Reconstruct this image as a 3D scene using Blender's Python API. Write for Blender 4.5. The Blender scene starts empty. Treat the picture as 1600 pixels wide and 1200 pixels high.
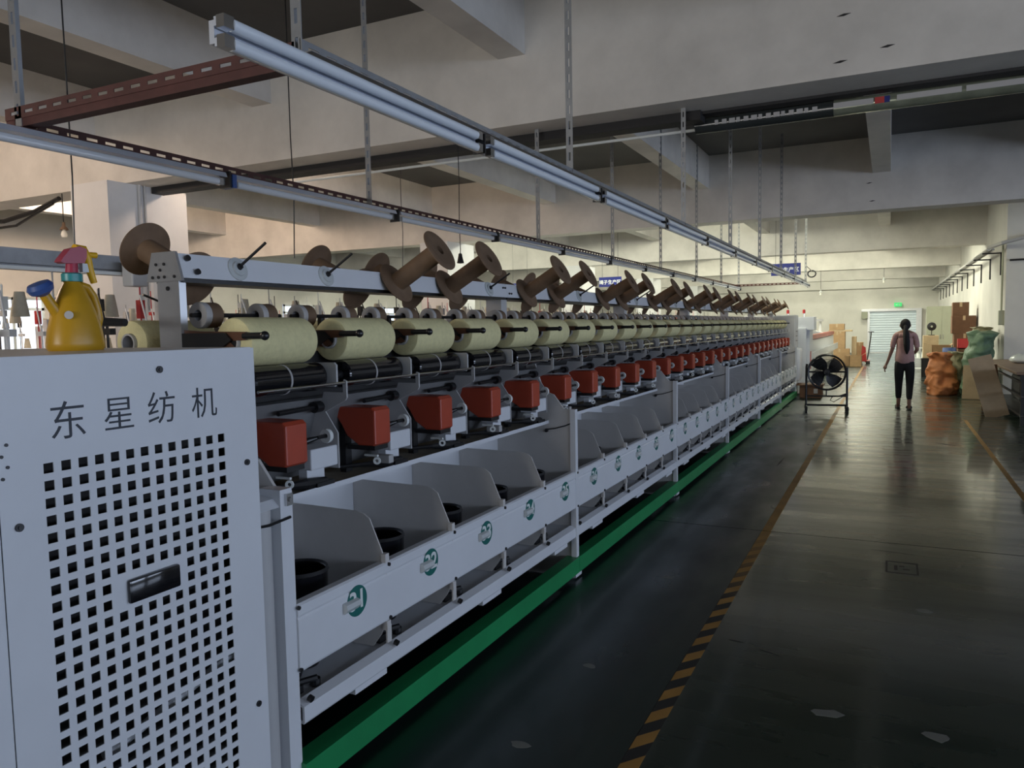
import bpy, bmesh, math, random
from mathutils import Vector, Matrix, noise
random.seed(7)
S = bpy.context.scene
COL = bpy.context.collection

# ------------------------------------------------------------------ camera
YAW, PITCH, ROLL, FPX = 0.459476, -0.073707, -0.018103, 1193.86
fw = Vector((-math.sin(YAW)*math.cos(PITCH), math.cos(YAW)*math.cos(PITCH), math.sin(PITCH)))
rt = Vector((math.cos(YAW), math.sin(YAW), 0)); up = rt.cross(fw)
r2 = rt*math.cos(ROLL)+up*math.sin(ROLL); u2 = up*math.cos(ROLL)-rt*math.sin(ROLL)
cd = bpy.data.cameras.new('camera'); cam = bpy.data.objects.new('camera', cd); COL.objects.link(cam)
cd.sensor_width = 36; cd.lens = 36*FPX/1600; cd.clip_start = .05; cd.clip_end = 200
m = Matrix((r2, u2, -fw)).transposed().to_4x4(); m.translation = (0, 0, 1.6)
cam.matrix_world = m
S.camera = cam

# ------------------------------------------------------------------ world, daylight, exposure
w = bpy.data.worlds.new('world'); S.world = w; w.use_nodes = True
w.node_tree.nodes['Background'].inputs[0].default_value = (.62, .72, .9, 1)
w.node_tree.nodes['Background'].inputs[1].default_value = .03
S.view_settings.view_transform = 'Standard'; S.view_settings.look = 'None'
S.view_settings.exposure = 0.0; S.view_settings.gamma = 1.0; S.view_settings.use_curve_mapping = False
try: S.cycles.use_denoising = True
except Exception: pass

def area(name, loc, direction, sx, sy, power, color, spread=math.pi):
    l = bpy.data.lights.new(name, 'AREA'); l.shape = 'RECTANGLE'; l.size = sx; l.size_y = sy
    l.energy = power; l.color = color; l.spread = spread
    o = bpy.data.objects.new(name, l); COL.objects.link(o); o.location = loc
    o.rotation_euler = Vector(direction).to_track_quat('-Z', 'Y').to_euler()
    return o
COOL = (.63, .75, 1.0)
# daylight entering by the windows of the right-hand wall and of the wall behind the camera
for i, y in enumerate((-5.5, .2, 6.0, 11.6)):
    area('window_daylight', (12.85, y, 2.15), (-1, .03, -.05), 4.6, 2.3, (200, 220, 222, 155)[i], COOL)
area('window_daylight', (-3.0, -8.8, 1.9), (0, 1, -.05), 4.5, 1.9, 400, (1.0, .96, .91))

# ------------------------------------------------------------------ materials
MATS = {}
def mat(name, col, rough=.5, metal=0.0, vary=.0, scale=6.0, bump=0.0, spec=.5, emit=None, estr=0, alpha=None, trans=0, coat=0):
    m = bpy.data.materials.new(name); m.use_nodes = True; nt = m.node_tree; b = nt.nodes['Principled BSDF']
    b.inputs['Base Color'].default_value = (*col, 1); b.inputs['Roughness'].default_value = rough
    b.inputs['Metallic'].default_value = metal; b.inputs['Specular IOR Level'].default_value = spec
    b.inputs['Coat Weight'].default_value = coat; b.inputs['Transmission Weight'].default_value = trans
    if emit: b.inputs['Emission Color'].default_value = (*emit, 1); b.inputs['Emission Strength'].default_value = estr
    if vary or bump:
        tc = nt.nodes.new('ShaderNodeTexCoord'); no = nt.nodes.new('ShaderNodeTexNoise')
        no.inputs['Scale'].default_value = scale; no.inputs['Detail'].default_value = 6; no.inputs['Roughness'].default_value = .6
        nt.links.new(tc.outputs['Object'], no.inputs['Vector'])
        if vary:
            mr = nt.nodes.new('ShaderNodeMapRange'); mr.inputs['From Min'].default_value = .3; mr.inputs['From Max'].default_value = .7
            mr.inputs['To Min'].default_value = 1-vary; mr.inputs['To Max'].default_value = 1+vary*.35
            nt.links.new(no.outputs['Fac'], mr.inputs['Value'])
            mx = nt.nodes.new('ShaderNodeMix'); mx.data_type = 'RGBA'; mx.blend_type = 'MULTIPLY'; mx.inputs['Factor'].default_value = 1
            mx.inputs['A'].default_value = (*col, 1)
            nt.links.new(mr.outputs['Result'], mx.inputs['B']); nt.links.new(mx.outputs['Result'], b.inputs['Base Color'])
        if bump:
            bp = nt.nodes.new('ShaderNodeBump'); bp.inputs['Strength'].default_value = bump; bp.inputs['Distance'].default_value = .01
            nt.links.new(no.outputs['Fac'], bp.inputs['Height']); nt.links.new(bp.outputs['Normal'], b.inputs['Normal'])
    MATS[name] = m; return m
mat('wall', (.70, .68, .63), .75, vary=.14, scale=.9, bump=.15)
mat('beam_paint', (.70, .67, .62), .7, vary=.2, scale=1.3, bump=.25)
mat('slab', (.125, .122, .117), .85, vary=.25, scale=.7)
mat('column', (.72, .72, .72), .6, vary=.1, scale=1.5)
mat('white_metal', (.72, .74, .77), .38, vary=.05, scale=3)
mat('grey_metal', (.50, .50, .50), .45, vary=.08, scale=4)
mat('plate_grey', (.62, .60, .575), .5, vary=.1, scale=4)
mat('inner_grey', (.17, .17, .17), .55, vary=.12, scale=5)
mat('galv', (.30, .31, .32), .42, metal=.45, vary=.15, scale=14)
mat('alu', (.62, .63, .65), .28, metal=.8, vary=.08, scale=10)
mat('steel', (.6, .6, .6), .22, metal=1)
mat('black', (.012, .012, .013), .35)
mat('black_gloss', (.008, .008, .010), .12, coat=.4)
mat('black_rough', (.018, .017, .017), .7)
mat('rust_red', (.10, .035, .03), .6, vary=.3, scale=12)
mat('machine_red', (.44, .062, .028), .35, vary=.12, scale=8)
mat('green_paint', (.015, .26, .085), .4, vary=.15, scale=5)
mat('label_green', (.01, .14, .12), .4)
mat('print_white', (.75, .78, .76), .5)
mat('print_dark', (.012, .018, .03), .5)
mat('clear_plastic', (.55, .58, .58), .25, vary=.05)
mat('yarn', (.78, .71, .38), .8, vary=.10, scale=40, bump=.35)
mat('yarn_cream', (.62, .58, .46), .8, vary=.1, scale=30)
mat('cardboard_spool', (.175, .108, .062), .7, vary=.22, scale=14)
mat('tube_grey', (.45, .44, .43), .6)
mat('brown_lever', (.13, .055, .028), .4, vary=.2, scale=20)
mat('shelf_dust', (.27, .235, .175), .7, vary=.3, scale=9)
mat('tube_glass', (.78, .82, .86), .14, coat=.5)
mat('fixture', (.66, .69, .76), .22, metal=.25)
mat('yellow_plastic', (.55, .30, .012), .35, vary=.1, scale=10)
mat('yellow_trigger', (.75, .42, .01), .35)
mat('magenta_plastic', (.38, .035, .07), .3)
mat('teal_plastic', (.03, .26, .26), .35)
mat('blue_plastic', (.04, .09, .28), .4)
mat('sign_blue', (.012, .022, .17), .3)
mat('shutter', (.76, .86, .95), .4)
mat('cardboard', (.42, .27, .14), .75, vary=.15, scale=8)
mat('cardboard_dark', (.17, .085, .045), .75, vary=.15, scale=8)
mat('tan_board', (.52, .39, .24), .7, vary=.15, scale=5)
mat('orange_bag', (.55, .20, .07), .6, vary=.2, scale=10, bump=.5)
mat('green_bag', (.12, .20, .12), .55, vary=.25, scale=8, bump=.5)
mat('khaki_bag', (.30, .28, .17), .7, vary=.3, scale=12, bump=.5)
mat('red_plastic', (.48, .03, .03), .4)
mat('cabinet_olive', (.36, .37, .28), .6, vary=.05)
mat('wood_top', (.22, .14, .09), .5, vary=.2, scale=6)
mat('dark_steel', (.03, .03, .032), .4, metal=.4)
mat('skin', (.30, .16, .11), .55)
mat('shirt_pink', (.50, .30, .28), .85, vary=.12, scale=25)
mat('trousers', (.012, .012, .013), .8)
mat('hair', (.006, .005, .005), .75)
mat('exit_green', (.03, .35, .09), .4, emit=(.05, .9, .25), estr=.6)
mat('bulb', (.9, .88, .8), .2)
mat('lamp_on', (1, .95, .8), .3, emit=(1, .93, .72), estr=6)
mat('film', (.34, .37, .28), .15, metal=.5, vary=.3, scale=5)
mat('film_dark', (.03, .035, .035), .2)
mat('rubber', (.015, .015, .015), .6)
mat('floor_base', (.02, .022, .02), .7)
mat('glass_pane', (.7, .8, .9), .1, emit=(.72, .83, 1), estr=1.2)

def floor_mat(name, col, rough, vary, streak, coat):
    m = mat(name, col, rough, coat=coat, spec=.5); nt = m.node_tree; b = nt.nodes['Principled BSDF']; b.inputs['Coat Roughness'].default_value = .10
    tc = nt.nodes.new('ShaderNodeTexCoord')
    n1 = nt.nodes.new('ShaderNodeTexNoise'); n1.inputs['Scale'].default_value = .8; n1.inputs['Detail'].default_value = 8; n1.inputs['Roughness'].default_value = .65
    mp = nt.nodes.new('ShaderNodeMapping'); mp.inputs['Scale'].default_value = streak
    n2 = nt.nodes.new('ShaderNodeTexNoise'); n2.inputs['Scale'].default_value = 3; n2.inputs['Detail'].default_value = 5
    nt.links.new(tc.outputs['Object'], n1.inputs['Vector']); nt.links.new(tc.outputs['Object'], mp.inputs['Vector']); nt.links.new(mp.outputs['Vector'], n2.inputs['Vector'])
    cr = nt.nodes.new('ShaderNodeMapRange'); cr.inputs['From Min'].default_value = .3; cr.inputs['From Max'].default_value = .7
    cr.inputs['To Min'].default_value = 1-vary; cr.inputs['To Max'].default_value = 1+vary
    nt.links.new(n1.outputs['Fac'], cr.inputs['Value'])
    mx = nt.nodes.new('ShaderNodeMix'); mx.data_type = 'RGBA'; mx.blend_type = 'MULTIPLY'; mx.inputs['Factor'].default_value = 1; mx.inputs['A'].default_value = (*col, 1)
    nt.links.new(cr.outputs['Result'], mx.inputs['B']); nt.links.new(mx.outputs['Result'], b.inputs['Base Color'])
    rr = nt.nodes.new('ShaderNodeMapRange'); rr.inputs['From Min'].default_value = .3; rr.inputs['From Max'].default_value = .7
    rr.inputs['To Min'].default_value = rough*.75; rr.inputs['To Max'].default_value = rough*1.45
    nt.links.new(n2.outputs['Fac'], rr.inputs['Value']); nt.links.new(rr.outputs['Result'], b.inputs['Roughness'])
    bp = nt.nodes.new('ShaderNodeBump'); bp.inputs['Strength'].default_value = .05; bp.inputs['Distance'].default_value = .004
    nt.links.new(n2.outputs['Fac'], bp.inputs['Height']); nt.links.new(bp.outputs['Normal'], b.inputs['Normal'])
floor_mat('floor_green', (.004, .016, .013), .32, .35, (1, .4, 1), .12)
floor_mat('floor_walk', (.014, .026, .018), .26, .30, (.25, 1.5, 1), .6)

def stripe_mat():
    m = mat('hazard_tape', (.5, .3, .03), .6); nt = m.node_tree; b = nt.nodes['Principled BSDF']
    tc = nt.nodes.new('ShaderNodeTexCoord'); sp = nt.nodes.new('ShaderNodeSeparateXYZ'); nt.links.new(tc.outputs['Object'], sp.inputs[0])
    ad = nt.nodes.new('ShaderNodeMath'); ad.operation = 'MULTIPLY_ADD'; ad.inputs[1].default_value = -1.3
    nt.links.new(sp.outputs['X'], ad.inputs[0]); nt.links.new(sp.outputs['Y'], ad.inputs[2])
    di = nt.nodes.new('ShaderNodeMath'); di.operation = 'DIVIDE'; di.inputs[1].default_value = .205; nt.links.new(ad.outputs[0], di.inputs[0])
    fr = nt.nodes.new('ShaderNodeMath'); fr.operation = 'FRACT'; nt.links.new(di.outputs[0], fr.inputs[0])
    gt = nt.nodes.new('ShaderNodeMath'); gt.operation = 'GREATER_THAN'; gt.inputs[1].default_value = .5; nt.links.new(fr.outputs[0], gt.inputs[0])
    # worn to plain yellow further down the aisle
    no = nt.nodes.new('ShaderNodeTexNoise'); no.inputs['Scale'].default_value = 5; nt.links.new(tc.outputs['Object'], no.inputs['Vector'])
    mr = nt.nodes.new('ShaderNodeMapRange'); mr.inputs['From Min'].default_value = 4.4; mr.inputs['From Max'].default_value = 6.2; nt.links.new(sp.outputs['Y'], mr.inputs['Value'])
    mu = nt.nodes.new('ShaderNodeMath'); mu.operation = 'MAXIMUM'; nt.links.new(gt.outputs[0], mu.inputs[0]); nt.links.new(mr.outputs[0], mu.inputs[1])
    mx = nt.nodes.new('ShaderNodeMix'); mx.data_type = 'RGBA'; mx.inputs['A'].default_value = (.02, .02, .018, 1); mx.inputs['B'].default_value = (.50, .26, .05, 1)
    nt.links.new(mu.outputs[0], mx.inputs['Factor'])
    m2 = nt.nodes.new('ShaderNodeMix'); m2.data_type = 'RGBA'; m2.blend_type = 'MULTIPLY'; m2.inputs['Factor'].default_value = .6
    nt.links.new(mx.outputs['Result'], m2.inputs['A']); nt.links.new(no.outputs['Fac'], m2.inputs['B']); nt.links.new(m2.outputs['Result'], b.inputs['Base Color'])
stripe_mat()

# ------------------------------------------------------------------ mesh helpers
class MB:
    def __init__(s): s.v = []; s.f = []
    def add(s, vs, fs):
        n = len(s.v); s.v += [tuple(v) for v in vs]; s.f += [tuple(i+n for i in f) for f in fs]; return s
    def box(s, x0, x1, y0, y1, z0, z1):
        return s.add([(x0,y0,z0),(x1,y0,z0),(x1,y1,z0),(x0,y1,z0),(x0,y0,z1),(x1,y0,z1),(x1,y1,z1),(x0,y1,z1)],
                     [(0,3,2,1),(4,5,6,7),(0,1,5,4),(1,2,6,5),(2,3,7,6),(3,0,4,7)])
    def bbox(s, x0, x1, y0, y1, z0, z1, c=.006):
        # box with all vertical and horizontal edges chamfered
        bm = bmesh.new(); bmesh.ops.create_cube(bm, size=1)
        for v in bm.verts: v.co = ((x0+x1)/2+v.co.x*(x1-x0), (y0+y1)/2+v.co.y*(y1-y0), (z0+z1)/2+v.co.z*(z1-z0))
        bmesh.ops.bevel(bm, geom=bm.edges[:], offset=c, segments=2, affect='EDGES', profile=.5)
        bm.verts.index_update(); vs = [v.co[:] for v in bm.verts]; fs = [[v.index for v in f.verts] for f in bm.faces]; bm.free()
        return s.add(vs, fs)
    def prism(s, poly, axis, a, b):
        n = len(poly)
        def P(p, t):
            if axis == 'y': return (p[0], t, p[1])
            if axis == 'x': return (t, p[0], p[1])
            return (p[0], p[1], t)
        vs = [P(p, a) for p in poly]+[P(p, b) for p in poly]
        fs = [tuple(range(n)), tuple(range(2*n-1, n-1, -1))]+[(i, (i+1) % n+0, (i+1) % n+n, i+n)[::-1] for i in range(n)]
        return s.add(vs, fs)
    def cyl(s, p0, p1, r0, r1=None, n=16, cap=True):
        r1 = r0 if r1 is None else r1; p0 = Vector(p0); p1 = Vector(p1); d = (p1-p0).normalized()
        q = d.to_track_quat('Z', 'Y'); vs = []
        for p, r in ((p0, r0), (p1, r1)):
            for i in range(n):
                a = 2*math.pi*i/n; vs.append(p+q@Vector((r*math.cos(a), r*math.sin(a), 0)))
        fs = [(i, (i+1) % n, (i+1) % n+n, i+n) for i in range(n)]
        if cap: fs += [tuple(range(n-1, -1, -1)), tuple(range(n, 2*n))]
        return s.add(vs, fs)
    def lathe(s, prof, origin=(0,0,0), axis=(0,0,1), n=24, close=False):
        # prof: list of (radius, height); open ends with r=0 collapse
        o = Vector(origin); q = Vector(axis).normalized().to_track_quat('Z', 'Y'); vs = []; fs = []
        for r, h in prof:
            for i in range(n):
                a = 2*math.pi*i/n; vs.append(o+q@Vector((r*math.cos(a), r*math.sin(a), h)))
        k = len(prof)
        for j in range(k-1 if not close else k):
            j2 = (j+1) % k
            for i in range(n):
                fs.append((j*n+i, j*n+(i+1) % n, j2*n+(i+1) % n, j2*n+i))
        return s.add(vs, fs)
    def tube(s, pts, r, n=8, cap=True):
        pts = [Vector(p) for p in pts]; k = len(pts); vs = []; fs = []
        rs = r if isinstance(r, (list, tuple)) else [r]*k
        prev = None
        for j, p in enumerate(pts):
            d = (pts[min(j+1, k-1)]-pts[max(j-1, 0)]).normalized()
            if prev is None:
                ref = Vector((0, 0, 1)) if abs(d.z) < .9 else Vector((1, 0, 0))
                a1 = d.cross(ref).normalized()
            else: a1 = (prev-d*prev.dot(d)).normalized()
            prev = a1; a2 = d.cross(a1)
            for i in range(n):
                t = 2*math.pi*i/n; vs.append(p+(a1*math.cos(t)+a2*math.sin(t))*rs[j])
        for j in range(k-1):
            for i in range(n): fs.append((j*n+i, j*n+(i+1) % n, (j+1)*n+(i+1) % n, (j+1)*n+i))
        if cap: fs += [tuple(range(n-1, -1, -1)), tuple(range((k-1)*n, k*n))]
        return s.add(vs, fs)
    def sphere(s, c, r, n=12, sc=(1,1,1)):
        m = n//2; prof = [(math.sin(math.pi*j/m), -math.cos(math.pi*j/m)) for j in range(m+1)]
        t = MB().lathe([(max(a, 1e-4), b) for a, b in prof], n=n)
        return s.add([(c[0]+v[0]*r*sc[0], c[1]+v[1]*r*sc[1], c[2]+v[2]*r*sc[2]) for v in t.v], t.f)
    def mesh(s, name, smooth=False):
        me = bpy.data.meshes.new(name); me.from_pydata(s.v, [], s.f)
        bm = bmesh.new(); bm.from_mesh(me); bmesh.ops.recalc_face_normals(bm, faces=bm.faces[:])
        if smooth:
            for f in bm.faces: f.smooth = True
            for e in bm.edges:
                if len(e.link_faces) == 2 and e.calc_face_angle(0) > math.radians(38): e.smooth = False
        bm.to_mesh(me); bm.free(); me.update(); return me

def link(name, me, m=None, parent=None, loc=(0,0,0), rot=None):
    o = bpy.data.objects.new(name, me); COL.objects.link(o)
    if m and not me.materials: me.materials.append(MATS[m])
    if parent: o.parent = parent
    o.location = loc
    if rot: o.rotation_euler = rot
    return o
def obj(name, mb, m, parent=None, loc=(0,0,0), smooth=False, rot=None):
    return link(name, mb.mesh(name, smooth), m, parent, loc, rot)
def tag(o, label=None, cat=None, group=None, kind=None):
    if label: o['label'] = label
    if cat: o['category'] = cat
    if group: o['group'] = group
    if kind: o['kind'] = kind
    return o
def thing(name, loc, label, cat, group=None, rotz=0):
    o = bpy.data.objects.new(name, None); COL.objects.link(o); o.location = loc; o.rotation_euler = (0, 0, rotz); o.empty_display_size = .1
    return tag(o, label, cat, group)
def struct(name, mb, m, parent=None, loc=(0,0,0), smooth=False):
    o = obj(name, mb, m, parent, loc, smooth)
    if not parent: o['kind'] = 'structure'
    return o
def text_mesh(body, size, extrude=.0006, offset=0.0, spacing=1.0):
    c = bpy.data.curves.new('txt', 'FONT'); c.body = body; c.size = size; c.extrude = extrude; c.offset = offset
    c.align_x = 'CENTER'; c.align_y = 'CENTER'; c.space_character = spacing; c.resolution_u = 3
    o = bpy.data.objects.new('txt', c); COL.objects.link(o)
    dg = bpy.context.evaluated_depsgraph_get(); dg.update()
    me = bpy.data.meshes.new_from_object(o.evaluated_get(dg)); bpy.data.objects.remove(o); bpy.data.curves.remove(c)
    me.materials.clear(); return me
def slotted(mb, L, w=.042, t=.003, pitch=.08, slot=.042, sw=.010, axis='z', org=(0,0,0), flip=1, holes=True):
    """L-section slotted angle along an axis: a ladder-like slotted flange plus a plain flange"""
    ox, oy, oz = org
    def B(a0, a1, u0, u1, v0, v1):
        if axis == 'z': mb.box(ox+u0, ox+u1, oy+v0, oy+v1, oz+a0, oz+a1)
        elif axis == 'y': mb.box(ox+v0, ox+v1, oy+a0, oy+a1, oz+u0, oz+u1)
        else: mb.box(ox+a0, ox+a1, oy+v0, oy+v1, oz+u0, oz+u1)
    h = (w-sw)/2
    if holes:
        B(0, L, 0, h, 0, t); B(0, L, h+sw, w, 0, t)
        n = int(L/pitch)
        B(0, pitch-slot, h, h+sw, 0, t)
        for i in range(1, n): B(i*pitch, i*pitch+pitch-slot, h, h+sw, 0, t)
        B(n*pitch, L, h, h+sw, 0, t)
    else: B(0, L, 0, w, 0, t)
    B(0, L, 0 if flip > 0 else w-t, t if flip > 0 else w, t, w)
    return mb

# ------------------------------------------------------------------ the building
XL, XR, Y0, Y1 = -18.0, 13.0, -9.0, 43.0
ZB, ZS = 3.45, 4.65                       # underside of the main beams, underside of the slab
fl = struct('floor', MB().box(XL-.3, XR+.3, Y0-.3, Y1+.3, -.15, -.012), 'floor_base')
joints = [Y0, 6.05, 14.0, 22.0, 30.0, 37.8, Y1]
for i in range(6):
    a, b = joints[i]+.006, joints[i+1]-.006
    g = obj('floor_panel', MB().box(XL, -.862, a, b, -.012, 0), 'floor_green', fl)
    g2 = obj('floor_panel', MB().box(-.858, XR, a, b, -.012, 0), 'floor_walk', fl)
tp = obj('marking_tape', MB().box(-.86, -.79, 1.2, 6.04, 0, .0012), 'hazard_tape', fl)
tp['label'] = 'yellow and black hazard tape'
obj('marking_tape', MB().box(-.86, -.795, 6.06, 13.99, 0, .0012), 'hazard_tape', fl)
obj('marking_tape', MB().box(-.86, -.80, 14.01, 29.9, 0, .0012), 'hazard_tape', fl)
obj('marking_tape', MB().box(1.075, 1.125, 6.06, 13.99, 0, .0012), 'hazard_tape', fl)
# pale irregular patches and dark scuffs on the floor
for (x, y, a, b, c) in [(-.203,3.27,.085,.04,.2),(.19,3.25,.055,.04,-.3),(-1.249,2.54,.045,.03,.1),(-1.245,3.29,.04,.025,0),(-1.234,4.69,.045,.03,.3),(.198,4.68,.05,.035,0)]:
    n = 11; ps = []
    for i in range(n):
        t = 2*math.pi*i/n; k = random.uniform(.65, 1.05); u, v = a*k*math.cos(t), b*k*math.sin(t)
        ps.append((x+u*math.cos(c)-v*math.sin(c), y+u*math.sin(c)+v*math.cos(c)))
    obj('pale_patch', MB().prism(ps, 'z', 0, .001), mat('patch', (.16, .165, .15), .6).name if 'patch' not in MATS else 'patch', fl)
for (x0, y0, x1, y1, r) in [(-1.11,8.85,-1.10,9.5,.012),(-.10,5.83,.18,5.80,.006),(-.55,3.80,-.45,3.76,.008),(-.71,3.86,-.63,3.85,.007),(.55,11.3,.8,11.1,.02)]:
    d = Vector((x1-x0, y1-y0)); p = Vector((-d.y, d.x)).normalized()*r; mid = Vector((x0+x1, y0+y1))/2
    obj('scuff_mark', MB().prism([(x0, y0), (mid.x+p.x, mid.y+p.y), (x1, y1), (mid.x-p.x, mid.y-p.y)], 'z', 0, .0008), 'black_rough', fl)
dr = MB()
for (x0, x1, y0, y1) in [(-.0,.19,5.33,5.345),(-.0,.19,5.575,5.59),(0,.012,5.345,5.575),(.178,.19,5.345,5.575),(.05,.07,5.40,5.50),(.10,.14,5.42,5.44),(.08,.11,5.48,5.5)]: dr.box(x0, x1, y0, y1, 0, .001)
obj('floor_mark', dr, 'black_rough', fl)

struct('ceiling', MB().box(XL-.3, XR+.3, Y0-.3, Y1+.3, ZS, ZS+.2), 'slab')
struct('wall_left', MB().box(XL-.25, XL, Y0, Y1, 0, ZS), 'wall')
struct('wall_back', MB().box(XL, XR, Y1, Y1+.25, 0, ZS), 'wall')
struct('trim_1', MB().box(XL, 2.1, Y1-.12, Y1, 3.25, ZS), 'wall')
# right-hand wall of the near part with its windows, wall behind the camera
def wall_with_openings(name, axis, c0, c1, a0, a1, ops, z0, z1):
    mb = MB()
    def B(p, q, zz0, zz1):
        if axis == 'x': mb.box(c0, c1, p, q, zz0, zz1)
        else: mb.box(p, q, c0, c1, zz0, zz1)
    B(a0, a1, 0, z0); B(a0, a1, z1, ZS); e = [a0]
    for p, q in ops: e += [p, q]
    e.append(a1)
    for i in range(0, len(e), 2): B(e[i], e[i+1], z0, z1)
    return struct(name, mb, 'wall')
wins = [(-7.8, -3.2), (-2.1, 2.5), (3.7, 8.3), (9.3, 13.9)]
wall_with_openings('wall_right', 'x', XR, XR+.25, Y0, 18.5, wins, 1.0, 3.3)
wall_with_openings('wall_front', 'y', Y0-.25, Y0, XL, XR, [(-5.25, -.75)], 1.0, 2.9)
wn = 1
for p, q in wins:
    mb = MB(); pane = MB()
    for y in (p, (p+q)/2-.03, q-.06): mb.box(XR+.05, XR+.11, y, y+.06, 1.0, 3.3)
    for z in (1.0, 2.4, 3.24): mb.box(XR+.05, XR+.11, p, q, z, z+.06)
    pane.box(XR+.075, XR+.085, p, q, 1.0, 3.3)
    wo = struct('window_%d' % wn, mb, 'alu'); obj('pane', pane, 'glass_pane', wo); wn += 1
mb = MB(); pane = MB()
for x in (-5.25, -3.03, -.81): mb.box(x, x+.06, Y0-.11, Y0-.05, 1.0, 2.9)
for z in (1.0, 2.84): mb.box(-5.25, -.75, Y0-.11, Y0-.05, z, z+.06)
pane.box(-5.25, -.75, Y0-.085, Y0-.075, 1.0, 2.9)
wo = struct('window_%d' % wn, mb, 'alu'); obj('pane', pane, 'glass_pane', wo)
for y in (9.9, 13.8, 19.4, 25.0, 31.0):
    mb = MB(); pane = MB()
    for a in (y, y+.75, y+1.44): mb.box(XL, XL+.05, a, a+.06, 1.2, 2.5)
    for z in (1.2, 2.2, 2.44): mb.box(XL, XL+.05, y, y+1.5, z, z+.06)
    pane.box(XL+.01, XL+.02, y, y+1.5, 1.2, 2.5); wn += 1
    wo = struct('window_%d' % wn, mb, 'alu'); obj('pane', pane, 'glass_pane', wo)
# partition on the right of the far aisle
struct('wall_partition', MB().box(2.1, 2.3, 18.5, Y1, 0, ZS).box(2.3, XR, 18.5, 18.7, 0, ZS), 'wall')
# main beams across the hall, secondary beams along it, columns
mains = [-1.35, 6.45, 14.3, 22.2, 30.0, 37.8]
n = 1
for i, y in enumerate(mains):
    struct('ceiling_beam_%d' % (i+1), MB().box(XL, XR if y < 18 else 2.1, y, y+.45, ZB, ZS), 'beam_paint')
for x in (-15.3, -12.3, -9.2, -6.3, -3.27, -.30, 2.7, 5.7, 8.7):
    for i in range(len(mains)):
        a = mains[i]+.45; b = mains[i+1] if i+1 < len(mains) else Y1-.12
        if x > 2 and a > 18: continue
        if x > 2 and b > 18: b = 18.5
        struct('ceiling_joist_%d' % n, MB().box(x, x+.27, a, b, 4.06, ZS), 'beam_paint'); n += 1
for i, y in enumerate(mains):
    c = struct('column_%d' % (i+1), MB().box(-9.1, -8.42, y-.25, y+.9, 0, ZB), 'column')
    obj('edge_strip', MB().box(-9.108, -8.412, y-.258, y+.908, .02, .3), 'grey_metal', c)
# nail scars and cracks on the beams
for (x, y, z) in [(-.35,6.445,3.9),(-.05,6.445,3.62),(-.37,6.445,3.56),(-.35,14.295,3.9),(-.3,14.295,3.6)]:
    obj('nail_scar', MB().prism([(x-.05, z-.004), (x, z-.008), (x+.05, z+.006), (x, z+.01)], 'y', y, y+.006), 'black_rough', bpy.data.objects['ceiling_beam_%d' % (2 if y < 10 else 3)])

# ------------------------------------------------------------------ lamps that light the hall (above the beam line or hung)
def hall_lamp(x, y, z, power, color, label, cat='lamp'):
    t = thing('ceiling_batten_lamp', (x, y, ZS), label, cat, 'batten lamps under the slab')
    for dy in (-.9, .9): obj('rod', MB().cyl((0,dy,0), (0,dy,z-ZS+.07), .008, n=8), 'dark_steel', t)
    obj('batten', MB().prism([(-.16,.02),(-.05,.08),(.05,.08),(.16,.02),(.15,.015),(.05,.07),(-.05,.07),(-.15,.015)], 'y', -1.2, 1.2), 'white_metal', t, (0, 0, z-ZS))
    for dx in (-.05, .05): obj('tube', MB().cyl((dx,-1.15,.03), (dx,1.15,.03), .016, n=10), 'lamp_on', t, (0, 0, z-ZS), smooth=True)
    l = bpy.data.lights.new('lamp_light', 'POINT'); l.shadow_soft_size = .22; l.energy = power; l.color = color
    lo = bpy.data.objects.new('lamp_light', l); COL.objects.link(lo); lo.parent = t; lo.location = (0, 0, z-ZS-.26)
FARC = (.98, .985, .79); WARM = (1.0, .76, .58)
k = 0
TENS = {3: 'thirty', 4: 'forty', 5: 'fifty', 6: 'sixty'}; UNITS = ['', '-one', '-two', '-three', '-four', '-five', '-six', '-seven', '-eight', '-nine']
def word(n): return TENS[n//10]+UNITS[n % 10]
ORD = ['nearest', 'second', 'third', 'fourth', 'fifth', 'sixth', 'seventh', 'eighth', 'ninth', 'tenth', 'eleventh', 'twelfth', 'thirteenth', 'fourteenth', 'fifteenth', 'sixteenth']
for y, P in ((16.9, 520), (24.8, 520), (33.0, 370), (40.2, 150)):
    for x in ((-.9, -4.8, -10.8) if y > 20 else (-.6, -5.2, -10.8)):
        hall_lamp(x, y if x != -.6 else 15.7, 4.46, P if x != -.6 else 130, FARC, 'tube batten lamp above the %s, %s bay' % ({-.9: 'far aisle', -.6: 'far aisle', -4.8: 'middle of the hall', -5.2: 'middle of the hall', -10.8: 'left side of the hall'}[x], {16.9: 'first', 24.8: 'second', 33.0: 'third', 40.2: 'last'}[y]))
for x, y, P in ((-10.0, 1.6, 420), (-13.0, 8.6, 620), (-6.9, 8.4, 110)):
    hall_lamp(x, y, 4.5, P, WARM, {-10.0: 'warm batten lamp left of the near column', -13.0: 'warm batten lamp beyond the near column', -6.9: 'warm batten lamp right of the near column line'}[x])


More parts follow.
